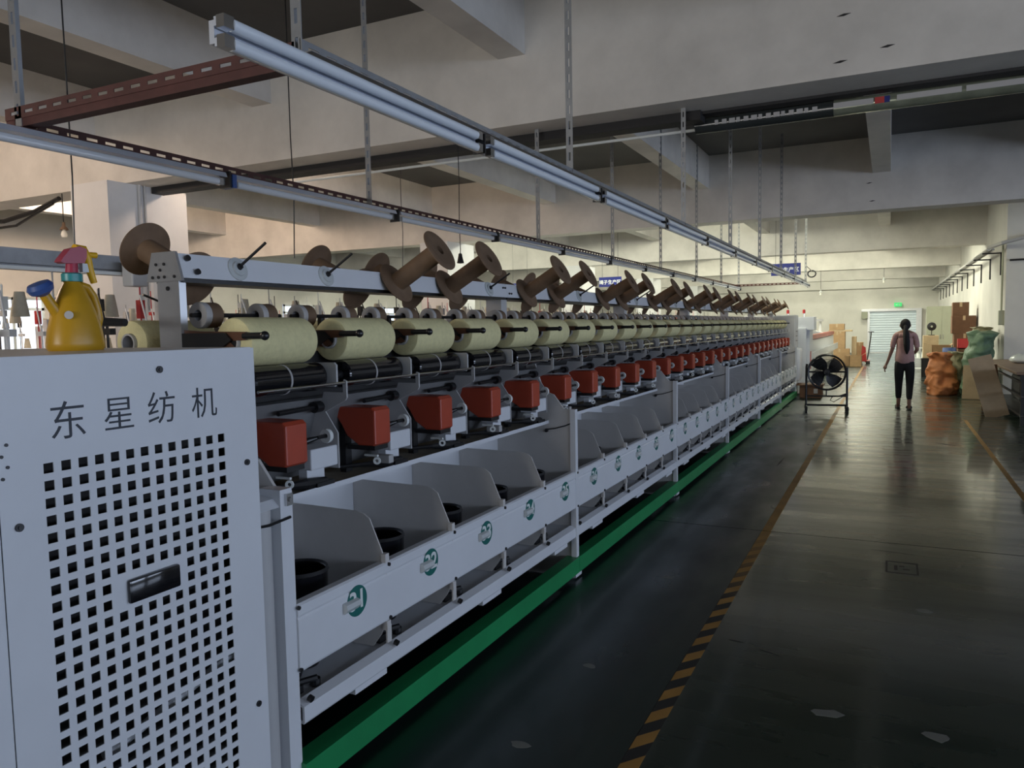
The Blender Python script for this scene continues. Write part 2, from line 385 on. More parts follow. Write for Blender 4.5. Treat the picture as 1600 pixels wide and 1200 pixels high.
def chamfer_red():
    """red drive housing: tapered underside at the back, chamfered front edges"""
    prof = [(.235,1.285),(.415,1.285),(.430,1.272),(.430,1.135),(.420,1.127),(.345,1.127),(.285,1.165),(.255,1.215),(.235,1.24)]
    t = MB().prism(prof, 'y', .095, .205)
    bm = bmesh.new(); vs = [bm.verts.new(v) for v in t.v]
    for f in t.f: bm.faces.new([vs[i] for i in f])
    bmesh.ops.recalc_face_normals(bm, faces=bm.faces[:])
    es = [e for e in bm.edges if e.calc_length() < 1 and any(abs(f.normal.y) > .9 for f in e.link_faces)]
    bmesh.ops.bevel(bm, geom=es, offset=.007, segments=2, affect='EDGES', profile=.5)
    bm.verts.index_update(); r = ([v.co[:] for v in bm.verts], [[v.index for v in f.verts] for f in bm.faces]); bm.free()
    return r

# ------------------------------------------------------------------ the twisting machine (positions 31 to 60 on this side)
MX, MY, P, NP = -2.30, 1.91, .51, 30
M = thing('twisting_machine', (MX, MY, 0), 'long white two-for-one yarn twisting machine with numbered boards and green rail', 'machine')
L = P*NP
cache = {}
def rep(name, key, build, m, loc, parent=M, smooth=False):
    if key not in cache:
        me = build().mesh(name, smooth); me.materials.append(MATS[m]); cache[key] = me
    return link(name, cache[key], None, parent, loc)
DIV = [(-.015,.885),(.40,.88),(.435,.872),(.462,.855),(.535,.69),(.535,.455),(.50,.385),(.46,.335),(-.015,.335)]
FRAME = [(-.50,0),(.525,0),(.525,1.075),(.46,1.08),(.39,1.17),(.33,1.19),(.30,1.25),(.235,1.46),(-.235,1.46),(-.30,1.25),(-.50,1.08)]
def divider():
    mb = MB().prism(DIV, 'y', -.003, .003)
    mb.box(.52, .541, -.012, .012, .687, .722); mb.box(.52, .541, -.012, .012, .415, .452)
    mb.box(.526, .533, -.003, .026, .36, .43)
    return mb
def foot():
    return MB().box(.505, .54, -.02, .02, .02, 1.08).box(.44, .545, -.05, .05, .012, .04).cyl((.50,0,0), (.50,0,.03), .018, n=10)
for s in range(6):
    y = s*5*P
    # number board with folded top lip
    b = rep('number_board', 'board', lambda: MB().prism([(.528,.452),(.534,.452),(.538,.46),(.538,.632),(.534,.640),(.538,.648),(.538,.68),(.530,.687),(.500,.687),(.500,.683),(.528,.683)], 'y', .004, 5*P-.004), 'white_metal', (0, y, 0))
    rep('lower_channel', 'chan', lambda: MB().prism([(.47,.27),(.53,.262),(.535,.27),(.535,.325),(.50,.34),(.495,.332),(.525,.32),(.525,.275),(.47,.275)], 'y', .02, 5*P-.02).box(.40,.53, .3,.5,.24,.27).box(.40,.53,1.3,1.5,.24,.27).box(.4,.53,2.2,2.4,.24,.27), 'white_metal', (0, y, 0))
    rep('compartment_floor', 'cfl', lambda: MB().box(-.02, .51, .004, 5*P-.004, .322, .332), 'white_metal', (0, y, 0))
    rep('back_panel', 'bkp', lambda: MB().box(-.025, -.018, .004, 5*P-.004, .32, .985), 'white_metal', (0, y, 0))
    rep('work_shelf', 'shelf', lambda: MB().box(-.02, .35, .004, 5*P-.004, .985, 1.003), 'shelf_dust', (0, y, 0))
    rep('shelf_edge', 'shelfe', lambda: MB().box(.35, .354, .004, 5*P-.004, .985, 1.006), 'white_metal', (0, y, 0))
    rep('inner_panel', 'inner', lambda: MB().prism([(.16,1.02),(.166,1.02),(.255,1.285),(.275,1.335),(.24,1.34),(.20,1.285)], 'y', .004, 5*P-.004), 'inner_grey', (0, y, 0))
    rep('drum_backing', 'dback', lambda: MB().box(.19, .20, .004, 5*P-.004, 1.335, 1.52), 'black_rough', (0, y, 0))
    rep('guide_bar', 'gbar', lambda: MB().cyl((.405,0,1.398), (.405,5*P,1.398), .0055, n=10), 'steel', (0, y, 0), smooth=True)
    rep('drum_shaft', 'dsh', lambda: MB().cyl((.315,0,1.425), (.315,5*P,1.425), .018, n=12), 'black', (0, y, 0), smooth=True)
    rep('rear_cover', 'rear', lambda: MB().box(-.53, -.52, .0, 5*P, .1, 1.1).box(-.52,-.16,0,5*P,1.09,1.1).box(-.17,-.16,0,5*P,1.1,1.42), 'white_metal', (0, y, 0))
    g = rep('base_rail', 'grail', lambda: MB().box(.512, .552, 0, 5*P-.003, .038, .137).box(.47,.512,0,5*P-.003,.127,.137), 'green_paint', (0, y, 0))
    rep('drive_belt_box', 'dbelt', lambda: MB().box(-.3, .3, 0, 5*P, .13, .30), 'black_rough', (0, y, 0))
    rep('creel_beam', 'cbeam', lambda: MB().prism([(-.085,1.795),(.08,1.795),(.055,1.882),(-.06,1.882)], 'y', 0, 5*P-.002), 'white_metal', (0, y, 0))
    rep('beam_underside', 'cbu', lambda: MB().box(-.07, .066, .01, 5*P-.01, 1.78, 1.7945), 'black', (0, y, 0))
    # frame plate, leg and creel upright at the end of each section
    yy = (s+1)*5*P
    f = rep('frame_plate', 'frame', lambda: MB().prism(FRAME, 'y', -.006, .006), 'plate_grey', (0, yy, 0))
    rep('leg', 'foot', foot, 'white_metal', (0, yy, 0))
    rep('creel_upright', 'upr', lambda: MB().box(-.055, .055, -.04, .04, 1.44, 1.80), 'grey_metal', (0, yy-.02, 0))
    for dy in (-.05, -.02, .02, .05): rep('beam_bolt', 'bbolt%d' % (dy > 0), (lambda z_: (lambda: MB().cyl((.0705-(z_-1.83)*.29,0,z_),(.0785-(z_-1.83)*.29,0,z_+.002),.006,n=8)))(1.855 if dy < 0 else 1.82), 'black', (0, yy+dy, 0))
    # cable tie and black cord on the frame plate
    obj('cord', MB().tube([(.53,yy-.012,1.0),(.47,yy-.014,.975),(.40,yy-.016,.955),(.33,yy-.012,.945)], .004, 6).cyl((.34,yy-.02,.94),(.34,yy-.004,.94),.012,n=8), 'black', M)
LABEL_R = .058
disc = MB().cyl((0,0,0), (.0022,0,0), LABEL_R, n=40)
for k in range(NP):
    y = k*P; num = 31+k
    if k % 5 != 4:
        rep('divider_plate', 'div', divider, 'plate_grey', (0, y+P, 0))
    for zz_ in (.676, .462): rep('board_bolt', 'bolt', lambda: MB().cyl((.536,0,0),(.544,0,0),.0075,n=8), 'black', (0, y+(.006 if k == 0 else .012), zz_))
    # numbered disc
    d = rep('number_disc', 'disc', lambda: disc, 'label_green', (.5381, y+.317, .597))
    tm = text_mesh(str(num), .098, .0004, .002)
    tm.materials.append(MATS['print_white'])
    link('numeral', tm, None, d, (.0027, 0, 0), (math.pi/2, 0, math.pi/2))
    rep('card_clip', 'clip', lambda: MB().prism([(.539,.575),(.545,.572),(.562,.590),(.556,.606),(.539,.612)], 'y', .235, .315), 'clear_plastic', (0, y, 0))
    # twisting pot in the compartment
    p = rep('twisting_pot', 'pot', lambda: MB().lathe([(.001,.335),(.06,.335),(.07,.40),(.1,.43),(.104,.69),(.108,.70),(.104,.708),(.095,.70),(.092,.46),(.001,.45)], (.31,.27,0), n=28), 'black_gloss', (0, y, 0), smooth=True)
    rep('pot_rim', 'potrim', lambda: MB().lathe([(.103,.694),(.109,.700),(.103,.712),(.098,.704)], (.31,.27,0), n=28, close=True), 'dark_steel', (0, y, 0), parent=M, smooth=True)
    rep('brake_linkage', 'brk', lambda: MB().cyl((.44,.08,.34),(.46,.11,.44),.008,n=8).cyl((.42,.05,.36),(.49,.14,.37),.012,n=8).box(.42,.47,.03,.09,.333,.36).cyl((.47,.15,.335),(.47,.15,.36),.02,n=10), 'black', (0, y, 0))
    rep('rail_bolt', 'rbolt', lambda: MB().cyl((.53,.05,.345),(.545,.05,.34),.012,n=10), 'black', (0, y, 0))
    # red drive unit
    r = rep('red_drive_box', 'red', lambda: MB().add(*chamfer_red()), 'machine_red', (0, y, 0))
    rep('drive_foot', 'rbase', lambda: MB().box(.28,.42,.105,.195,1.108,1.127).box(.22,.25,.13,.17,1.003,1.22), 'black', (0,0,0), parent=r)
    rep('guide_hook', 'hook', lambda: MB().lathe([(.007,-.004),(.015,-.004),(.016,0),(.015,.004),(.007,.004)], (.425,.11,1.066), (.45,-.9,0), n=16, close=True).box(.36,.425,.112,.122,1.082,1.090), 'print_white', (0,0,0), parent=r, smooth=True)
    rep('feed_roller', 'roll', lambda: MB().lathe([(.012,0),(.026,0),(.028,.008),(.026,.018),(.012,.018)], (.40,.335,1.205), (0,1,0), n=18, close=True), 'print_white', (0,0,0), parent=r, smooth=True)
    rep('roller_pin', 'pin', lambda: MB().cyl((.36,.205,1.185),(.40,.30,1.205),.022,.006,n=10).cyl((.40,.29,1.205),(.40,.36,1.205),.007,n=8), 'black', (0,0,0), parent=r, smooth=True)
    rep('coupling_rod', 'crod', lambda: MB().cyl((.30,.20,1.30),(.29,.50,1.305),.009,n=8).cyl((.295,.40,1.303),(.293,.44,1.304),.022,n=12), 'black', (0,0,0), parent=r, smooth=True)
    # pale gear block, bracket, pedal lever on the shelf
    rep('gear_block', 'gblk', lambda: MB().bbox(.25,.36,.30,.455,1.075,1.155,.006).box(.27,.31,.33,.43,1.003,1.076), 'white_metal', (0, y, 0))
    rep('side_bracket', 'sbr', lambda: MB().prism([(.20,1.06),(.36,1.06),(.36,1.20),(.30,1.285),(.20,1.285)], 'y', .458, .464), 'grey_metal', (0, y, 0))
    rep('pedal_lever', 'ped', lambda: MB().tube([(.24,.10,1.03),(.31,.20,1.03),(.33,.30,1.022),(.34,.40,1.018)], [.008,.010,.022,.018], 8).box(.30,.36,.33,.43,1.006,1.022), 'black', (0, y, 0))
    rep('switch_block', 'swb', lambda: MB().bbox(.33,.41,.215,.25,1.035,1.07,.004), 'tube_grey', (0, y, 0)) if k % 2 == 1 else None
    # winding drum with its band, its bearing plate and the cradle
    dr_ = rep('winding_drum', 'drum', lambda: MB().lathe([(.018,.03),(.050,.03),(.055,.036),(.055,.395),(.050,.40),(.018,.40)], (.315,0,1.425), (0,1,0), n=28), 'black_gloss', (0, y, 0), smooth=True)
    rep('drum_band', 'dband', lambda: MB().lathe([(.0545,.200),(.0562,.201),(.0562,.209),(.0545,.210)], (.315,0,1.425), (0,1,0), n=28), 'tube_grey', (0,0,0), parent=dr_, smooth=True)
    rep('bearing_plate', 'bpl', lambda: MB().prism([(.24,1.385),(.385,1.385),(.395,1.40),(.395,1.468),(.385,1.478),(.24,1.478)], 'y', .418, .428), 'grey_metal', (0, y, 0))
    rep('bar_bracket', 'bbr', lambda: MB().prism([(.27,1.28),(.30,1.28),(.405,1.33),(.412,1.34),(.412,1.405),(.40,1.41),(.395,1.40),(.395,1.36),(.30,1.36)], 'y', .455, .463), 'grey_metal', (0, y, 0))
    lv = rep('cradle_arm', 'arm', lambda: MB().prism([(.05,1.585),(.12,1.575),(.30,1.572),(.345,1.574),(.345,1.602),(.14,1.606),(.05,1.612)], 'y', .012, .024).prism([(.16,1.578),(.26,1.578),(.30,1.545),(.25,1.535),(.16,1.55)], 'y', .014, .022), 'brown_lever', (0, y, 0))
    rep('cradle_plate', 'cpl', lambda: MB().prism([(.05,1.60),(.26,1.60),(.29,1.575),(.22,1.535),(.05,1.50)], 'y', .001, .010), 'black', (0,0,0), parent=lv)
    rep('grip', 'grip', lambda: MB().cyl((.335,.018,1.588),(.42,.018,1.588),.012,.012,n=10).sphere((.428,.018,1.588), .016, 12), 'black', (0,0,0), parent=lv, smooth=True)
    rep('core_chuck', 'chuck', lambda: MB().cyl((.27,.016,1.565),(.27,.06,1.565),.03,.026,n=16), 'black', (0,0,0), parent=lv, smooth=True)
    # peg on the creel beam
    th = math.radians(31); ax = Vector((math.cos(th), 0, math.sin(th)))
    pg = rep('spool_peg', 'peg', lambda: MB().cyl(Vector((.055,.262,1.835)), Vector((.055,.262,1.835))+ax*.185, .0055, n=10).cyl(Vector((.06,.262,1.837)), Vector((.06,.262,1.837))+ax*.03, .012, n=10), 'dark_steel', (0, y, 0), smooth=True)
    rep('peg_disc', 'pegd', lambda: MB().lathe([(.008,0),(.046,0),(.046,.006),(.030,.008),(.028,.014),(.008,.014)], (.066,.262,1.84), (math.cos(math.radians(16)),0,math.sin(math.radians(16))), n=28), 'clear_plastic', (0,0,0), parent=pg, smooth=True)
# first upright with its riveted end plate, end post beside the cabinet
e = obj('creel_upright', MB().box(-.055, .055, .0, .03, 1.10, 1.80), 'alu', M)
e2 = obj('end_plate', MB().prism([(-.095,1.785),(.085,1.785),(.055,1.888),(-.062,1.888)], 'y', -.012, -.001), 'alu', M)
rv = MB()
for (x, z) in [(-.06,1.80),(-.03,1.80),(.0,1.80),(.05,1.80),(-.04,1.845),(.0,1.845),(-.02,1.825)]: rv.cyl((x,-.016,z),(x,-.011,z),.0055,n=8)
obj('rivet', rv, 'dark_steel', e2)
obj('end_screw', MB().cyl((.066,.03,1.865),(.074,.03,1.867),.011,n=12).cyl((.080,.06,1.818),(.088,.06,1.820),.011,n=12), 'black', M)
obj('upright_screw', MB().cyl((.0,-.004,1.76),(.0,.001,1.76),.008,n=10), 'black', e)
obj('end_post', MB().box(.44, .53, -.05, .005, .04, 1.085).box(.38,.53,-.155,-.05,.04,.06), 'white_metal', M)
hp = []
for i in range(13):
    a = math.pi*i/12; hp.append((.455+.07*math.sin(a), -.105+.052*math.cos(a)))
hp.append((.40,-.157)); hp.append((.40,-.053))
ep = MB().prism(hp, 'z', .03, 1.03)
obj('rounded_cover', ep, 'grey_metal', M, smooth=True)
obj('cover_top', MB().prism([(.30,1.03),(.527,1.03),(.50,1.055),(.40,1.075),(.33,1.14),(.30,1.20)], 'y', -.15, -.045), 'white_metal', M)
obj('cord', MB().tube([(.535,-.01,.99),(.53,-.06,.985),(.528,-.10,.982),(.52,-.15,.985)], .005, 6), 'black', M)
obj('latch', MB().box(.53,.54,-.03,.0,1.03,1.07).cyl((.538,-.015,1.05),(.545,-.015,1.05),.008,n=8), 'steel', M)
obj('frame_plate', MB().prism(FRAME, 'y', .0, .012), 'plate_grey', M)
# far headstock
hs = obj('headstock', MB().bbox(-.56, .50, L+.02, L+.62, .05, 1.76, .02), 'grey_metal', M)
obj('headstock_plinth', MB().box(-.54,.48,L+.03,L+.6,0,.05), 'black', M)
obj('headstock_bulge', MB().bbox(.42,.60,L+.06,L+.5,.35,1.05,.04), 'white_metal', M, smooth=True)
obj('vent_slot', MB().box(.501,.503,L+.15,L+.45,1.2,1.22).box(.501,.503,L+.15,L+.45,1.3,1.32).box(.501,.503,L+.15,L+.45,1.4,1.42), 'black', hs)

# ------------------------------------------------------------------ yarn packages on the drums
pm = MB().lathe([(.038,0),(.060,-.002),(.083,.006),(.0865,.014),(.0870,.09),(.0875,.17),(.0870,.26),(.0865,.330),(.083,.340),(.060,.348),(.038,.346)], (0,0,0), (0,1,0), n=48).mesh('yarn', True)
pm.materials.append(MATS['yarn'])
cm = MB().lathe([(.030,-.012),(.037,-.012),(.038,.358),(.030,.358)], (0,0,0), (0,1,0), n=28, close=True).mesh('paper_core', True)
cm.materials.append(MATS['tube_grey'])
for k in range(NP):
    t = thing('yarn_package', (MX+.272, MY+k*P+.026, 1.566), 'pale yellow yarn package on the drum above the board numbered %s' % word(31+k), 'yarn package', 'yarn packages along the front of the machine')
    link('yarn', pm, None, t); link('paper_core', cm, None, t)
for k in range(6):
    t = thing('yarn_package', (MX-.272, MY+k*P+.045, 1.566), 'pale yellow yarn package on the far side of the machine, %s from the white cabinet' % ORD[k].replace('nearest', 'first'), 'yarn package', 'yarn packages along the rear of the machine')
    link('yarn', pm, None, t); link('paper_core', cm, None, t)

# ------------------------------------------------------------------ cardboard spools on the creel pegs
def spool_mesh():
    R, rc, Ln = .110, .047, .305
    return MB().lathe([(.022,0),(R-.01,0),(R,.004),(R,.009),(R-.012,.012),(rc+.012,.014),(rc,.020),(rc,Ln-.020),(rc+.012,Ln-.014),(R-.012,Ln-.012),(R,Ln-.009),(R,Ln-.004),(R-.01,Ln),(rc+.02,Ln),(rc+.014,Ln-.002),(.024,Ln-.002),(.022,Ln-.01)], n=48, close=True).mesh('spool', True)
sm = spool_mesh(); sm.materials.append(MATS['cardboard_spool'])
thR = math.radians(29)
def spool(k, side):
    if side > 0:
        base = Vector((MX+.072, MY+k*P+.262, 1.822)); ax = Vector((math.cos(thR), 0, math.sin(thR)))
        lab = 'brown cardboard spool leaning out on the front peg above board %s' % word(31+k)
    else:
        base = Vector((MX-.082, MY+k*P+.20, 1.80)); ax = Vector((-math.cos(.47), 0, math.sin(.47)))
        lab = 'brown cardboard spool on the rear side of the creel beam, behind board %s' % word(31+k)
    ax = (ax+Vector((0, random.uniform(-.03, .03), random.uniform(-.03, .03)))).normalized()
    o = link('empty_spool', sm, None, None, base+ax*.012); o.rotation_mode = 'QUATERNION'; o.rotation_quaternion = ax.to_track_quat('Z', 'Y')
    tag(o, lab, 'spool', 'spools on the front pegs' if side > 0 else 'spools on the rear pegs')
for k in range(NP):
    if k > 1 and k % 3 != 1: spool(k, 1)
for k in (0, 2, 3, 4, 5, 6, 7, 8, 9, 11, 12, 14, 15): spool(k, -1)
# grey feed discs between creel and packages
fm = MB().lathe([(.020,0),(.046,0),(.048,.004),(.048,.024),(.046,.028),(.020,.028)], (0,0,0), (0,1,0), n=28, close=True).mesh('feed_disc', True); fm.materials.append(MATS['tube_grey'])
fs = MB().lathe([(.022,0),(.047,0),(.047,.05),(.022,.05)], (0,0,0), (0,1,0), n=24, close=True).mesh('feed_sleeve', True); fs.materials.append(MATS['cardboard_spool'])
for k in range(NP):
    for j, yy in enumerate((.08, .36)):
        d = link('feed_disc', fm, None, M, (.05, k*P+yy, 1.665)); link('feed_sleeve', fs, None, d, (0, .028, 0))
    rep('feed_bracket', 'fbr', lambda: MB().cyl((.05,.05,1.665),(.05,.5,1.665),.008,n=8).box(.03,.05,.24,.26,1.40,1.67), 'black', (0, k*P, 0))

# ------------------------------------------------------------------ white end cabinet with perforated door
CB = thing('end_cabinet', (-2.29, 1.05, 0), 'white sheet-metal end cabinet with perforated door and black lettering', 'cabinet')
def c(x, y, z): return (x+2.29, y-1.05, z)
def cbox(mb, x0, x1, y0, y1, z0, z1): return mb.box(x0+2.29, x1+2.29, y0-1.05, y1-1.05, z0, z1)
body = MB()
cbox(body, -2.83, -1.762, .35, 1.752, 1.535, 1.555); cbox(body, -2.83, -2.81, .35, 1.752, .06, 1.535)
cbox(body, -2.81, -1.762, .35, .37, .06, 1.535); cbox(body, -2.81, -1.79, 1.735, 1.752, .06, 1.535); cbox(body, -2.81, -1.79, .37, 1.735, .06, .08)
obj('body', body, 'white_metal', CB)
plinth = MB(); cbox(plinth, -2.8, -1.80, .38, 1.72, 0, .06); obj('plinth', plinth, 'black', CB)
liner = MB(); cbox(liner, -1.815, -1.805, .98, 1.73, .08, 1.53); obj('shade_liner', liner, 'black_rough', CB)  # added black sheet, stands in for the shade inside behind the holes
inner = MB(); cbox(inner, -2.5, -2.1, .5, 1.6, .08, .5); cbox(inner, -2.2, -2.1, .6, 1.5, .8, .9)
obj('inner_drive', inner, 'dark_steel', CB)
duct = MB().cyl(c(-1.79, 1.22, .52), c(-1.79, 1.66, .62), .013, n=10); obj('inner_strut', duct, 'white_metal', CB)
def perforated(y0, y1, z0, z1, hy0, hz0, py, pz, ny, nz, hs, x0, x1, skip):
    """sheet with real square holes"""
    ys = [y0]; zs = [z0]
    for i in range(ny): ys += [hy0+i*py-hs/2, hy0+i*py+hs/2]
    for j in range(nz): zs += [hz0+j*pz-hs/2, hz0+j*pz+hs/2]
    ys.append(y1); zs.append(z1); mb = MB(); ni, nj = len(ys), len(zs)
    for x in (x1, x0):
        mb.v += [(x, a, b) for b in zs for a in ys]
    N = ni*nj; idx = lambda i, j: j*ni+i
    hole = lambda i, j: i % 2 == 1 and j % 2 == 1 and 0 <= i < ni-1 and 0 <= j < nj-1 and ((i-1)//2, (j-1)//2) not in skip
    for j in range(nj-1):
        for i in range(ni-1):
            a, b, cc, d = idx(i,j), idx(i+1,j), idx(i+1,j+1), idx(i,j+1)
            if hole(i, j):
                for p, q in ((a,b),(b,cc),(cc,d),(d,a)): mb.f.append((p, q, q+N, p+N))
            else: mb.f += [(a,b,cc,d), (d+N,cc+N,b+N,a+N)]
    rim = [idx(i,0) for i in range(ni)]+[idx(ni-1,j) for j in range(1,nj)]+[idx(i,nj-1) for i in range(ni-2,-1,-1)]+[idx(0,j) for j in range(nj-2,0,-1)]
    for p, q in zip(rim, rim[1:]+rim[:1]): mb.f.append((q, p, p+N, q+N))
    return mb
NZ = 27; hz0 = 1.2926-.04155*(NZ-1)
skip = {(i, NZ-1-r) for i in range(4, 9) for r in (8, 9)}
pl = perforated(.987, 1.757, .07, 1.553, 1.1010, hz0, .0429, .04155, 13, NZ, .0240, -1.758, -1.755, skip)
pl.v = [(a+2.29, b-1.05, z) for a, b, z in pl.v]
door = obj('perforated_door', pl, 'white_metal', CB)
d2 = MB(); cbox(d2, -1.763, -1.755, .35, .984, .07, 1.553); obj('side_panel', d2, 'white_metal', CB)
hd = MB().bbox(-1.756+2.29, -1.742+2.29, 1.284-1.05, 1.442-1.05, .905, .968, .006); obj('handle', hd, 'black_gloss', door, smooth=True)['label'] = 'black recessed pull handle'
for (y, z) in [(1.415,1.505),(1.71,1.205),(1.715,.44),(1.025,1.17),(1.025,.4)]:
    obj('screw', MB().cyl(c(-1.756, y, z), c(-1.750, y, z), .0095, n=14).cyl(c(-1.751, y, z), c(-1.7475, y, z), .005, n=6), 'dark_steel', door)
for i, z in enumerate((1.36, 1.335, 1.31, 1.285)):
    y = 1.003+(-.006 if i % 2 else .006)
    obj('small_screw', MB().cyl(c(-1.756, y, z), c(-1.752, y, z), .004, n=8), 'dark_steel', door)
for ch, y, z, s in [('东', 1.155, 1.392, .095), ('星', 1.290, 1.394, .09), ('纺', 1.418, 1.396, .09), ('机', 1.560, 1.396, .09)]:
    me = text_mesh(ch, s*1.04, .0004, -.0003); me.materials.append(MATS['print_dark'])
    link('lettering', me, None, door, c(-1.7545, y, z), (math.pi/2, 0, math.pi/2))

# ------------------------------------------------------------------ light rack over the machine (lamps switched off)
XF, XB_, ZR = -1.62, -3.0, 2.40
HY = [1.85, 4.05, 6.68, 8.85, 11.0, 13.3, 15.45, 17.4]
RK = thing('light_rack', (-2.31, 1.85, ZR), 'rectangular slotted-angle rack hung from the slab over the machine', 'light rack')
def rk(x, y, z): return (x+2.31, y-1.85, z-ZR)
obj('side_rail', slotted(MB(), 15.6, axis='y', org=rk(XF+.012, 1.85, 2.435), w=.045, pitch=.085, slot=.05, sw=.012), 'galv', RK)
obj('side_rail', slotted(MB(), 15.6, axis='y', org=rk(XB_-.02, 1.85, 2.395), w=.045, pitch=.085, slot=.05, sw=.012), 'rust_red', RK)
obj('cross_rail', slotted(MB(), 1.45, axis='x', org=rk(-3.08, 1.85, 2.43), w=.045, pitch=.085, slot=.05, sw=.012).box(*sum([[a, b] for a, b in zip(rk(-3.08, 1.853, 2.40), rk(-1.63, 1.90, 2.43))], [])), 'rust_red', RK)
obj('cross_rail', slotted(MB(), 1.45, axis='x', org=rk(-3.08, 17.4, 2.41), w=.045, pitch=.085, slot=.05, sw=.012), 'rust_red', RK)
for i, y in enumerate(HY):
    for x in (XF, XB_):
        top = ZB if 6.45 < y < 6.9 or 14.3 < y < 14.75 else ZS
        z0 = 2.40
        obj('hanger', slotted(MB(), top-z0, axis='z', org=rk(x-.02, y, z0), w=.04, pitch=.085, slot=.045, sw=.012), 'galv', RK)
def fixture(x, y, z, double, label, grp):
    t = thing('tube_light', (x, y, z), label, 'tube light', grp)
    Lx = 1.40
    if double:
        obj('housing', MB().box(-.030, -.012, 0, Lx, -.024, .036), 'fixture', t)
        obj('reflector', MB().box(-.012, -.004, 0, Lx, .020, .044).box(-.012, -.004, 0, Lx, -.032, -.010), 'fixture', t)
        zz = [(.010, .030), (.010, -.020)]
    else:
        obj('housing', MB().prism([(-.022,.035),(.022,.035),(.032,.012),(-.032,.012)], 'y', 0, Lx), 'fixture', t)
        zz = [(0, -.010)]
    for dx, dz in zz:
        obj('tube', MB().cyl((dx, .035, dz), (dx, Lx-.035, dz), .0175, n=16), 'tube_glass', t, smooth=True)
        obj('tube_socket', MB().box(dx-.014, dx+.014, .0, .035, dz-.016, dz+.017), 'steel', t)
        obj('tube_socket', MB().box(dx-.014, dx+.014, Lx-.035, Lx, dz-.016, dz+.017), 'steel', t)
    obj('cable_tie', MB().box(-.032 if double else -.035, .026 if double else .035, Lx+.012, Lx+.022, -.036, .044), 'black', t)
for i in range(11):
    fixture(XF+.045, 1.50+i*1.47, 2.375, True, 'unlit double tube light on the aisle side of the rack, %s along' % ORD[i].replace('nearest', 'first'), 'double tube lights on the aisle side')
    fixture(XB_+.03, 1.42+i*1.45, 2.352, False, 'unlit single tube light on the rear side of the rack, %s along' % ORD[i].replace('nearest', 'first'), 'single tube lights on the rear side')
o = obj('wire_tie', MB().box(-.04,.04,-.012,.012,-.035,.03), 'blue_plastic', None, (XB_+.03, 2.86, 2.352)); tag(o, 'blue tape wrapped round the rear tube light joint', 'tape')
o = obj('pull_cord', MB().tube([(0,0,1.21),(.004,0,.8),(-.004,0,.4),(.003,0,.13),(0,0,.10)], .004, 6).lathe([(.002,.10),(.018,.09),(.02,.07),(.035,0),(.002,-.005)], n=14), 'black', None, (-3.82, 6.62, 2.245)); tag(o, 'black pull cord with a bell-shaped grip hanging behind the spools', 'cord')

# ------------------------------------------------------------------ rolled film and tray under the near main beam
t = thing('film_roll', (-1.0, 6.92, 3.38), 'long printed plastic film roll strapped behind the near ceiling beam', 'film roll')
obj('roll', MB().cyl((-.6,.16,-.0),(3.5,.16,-.0),.066,n=28), 'film', t, smooth=True)
obj('dark_sleeve', MB().cyl((-.6,.16,-.0),(.55,.16,-.0),.068,n=28), 'film_dark', t, smooth=True)
for i in range(14):
    x = -.42+i*.062
    obj('print_block', MB().box(x, x+.03+.02*((i*7) % 3)/2, .088, .0925, -.022, .018), 'tube_grey', t)
for x in (.86, 2.0, 3.1):
    obj('print_patch', MB().box(x, x+.07, .0895, .094, -.022, .028), 'red_plastic', t); obj('print_patch', MB().box(x+.07, x+.11, .0895, .094, -.022, .028), 'sign_blue', t)
for x, w_ in ((.55, .3), (1.02, .45), (1.5, .45), (2.2, .8)): obj('print_patch', MB().box(x, x+w_, .090, .0938, -.018, .026), 'tube_grey', t)
t = thing('cable_trough', (-8.4, 6.92, 3.30), 'dark flat cable trough running under the near ceiling beam', 'trough')
obj('trough', MB().box(0, 6.9, -.12, .06, .07, .149).box(6.9, 12.4, -.06, .06, .125, .149), 'black_rough', t); obj('pipe', MB().cyl((1.9,.20,.06),(7.0,.20,.06),.014,n=10), 'print_white', t, smooth=True)

# ------------------------------------------------------------------ spray bottle on the cabinet
t = thing('spray_bottle', (-2.20, 1.487, 1.555), 'yellow watering sprayer with red trigger head and blue rose spout', 'spray bottle', rotz=0)
def squash(mb, sx, sy, cx=0, cy=0): mb.v = [(cx+(x-cx)*sx, cy+(y-cy)*sy, z) for x, y, z in mb.v]; return mb
obj('bottle_body', squash(MB().lathe([(.001,.002),(.076,0),(.082,.008),(.082,.025),(.077,.06),(.066,.105),(.052,.145),(.037,.18),(.026,.20),(.023,.207),(.001,.208)], n=40), .85, 1), 'yellow_plastic', t, smooth=True)
obj('handle', MB().tube([(0,.022,.196),(0,.045,.190),(0,.064,.165),(0,.076,.125),(0,.080,.095),(0,.074,.075),(0,.058,.070)], [.013,.013,.012,.012,.012,.013,.014], 12), 'yellow_plastic', t, smooth=True)
obj('spout', MB().cyl((0,-.052,.11),(0,-.088,.165),.017,.014,n=14), 'yellow_plastic', t, smooth=True)
obj('rose_head', MB().lathe([(.012,0),(.032,.012),(.037,.026),(.030,.038),(.001,.042)], (0,-.087,.162), (0,-.45,.89), n=24), 'blue_plastic', t, smooth=True)
obj('collar', MB().lathe([(.022,.205),(.029,.206),(.029,.228),(.023,.232),(.001,.232)], n=28), 'teal_plastic', t, smooth=True)
obj('sprayer_head', MB().cyl((0,0,.23),(0,.002,.262),.018,.016,n=14).prism([(-.042,.262),(-.036,.272),(-.010,.302),(.020,.312),(.042,.305),(.040,.280),(.032,.262),(-.03,.258)], 'x', -.016, .016), 'magenta_plastic', t, smooth=False)
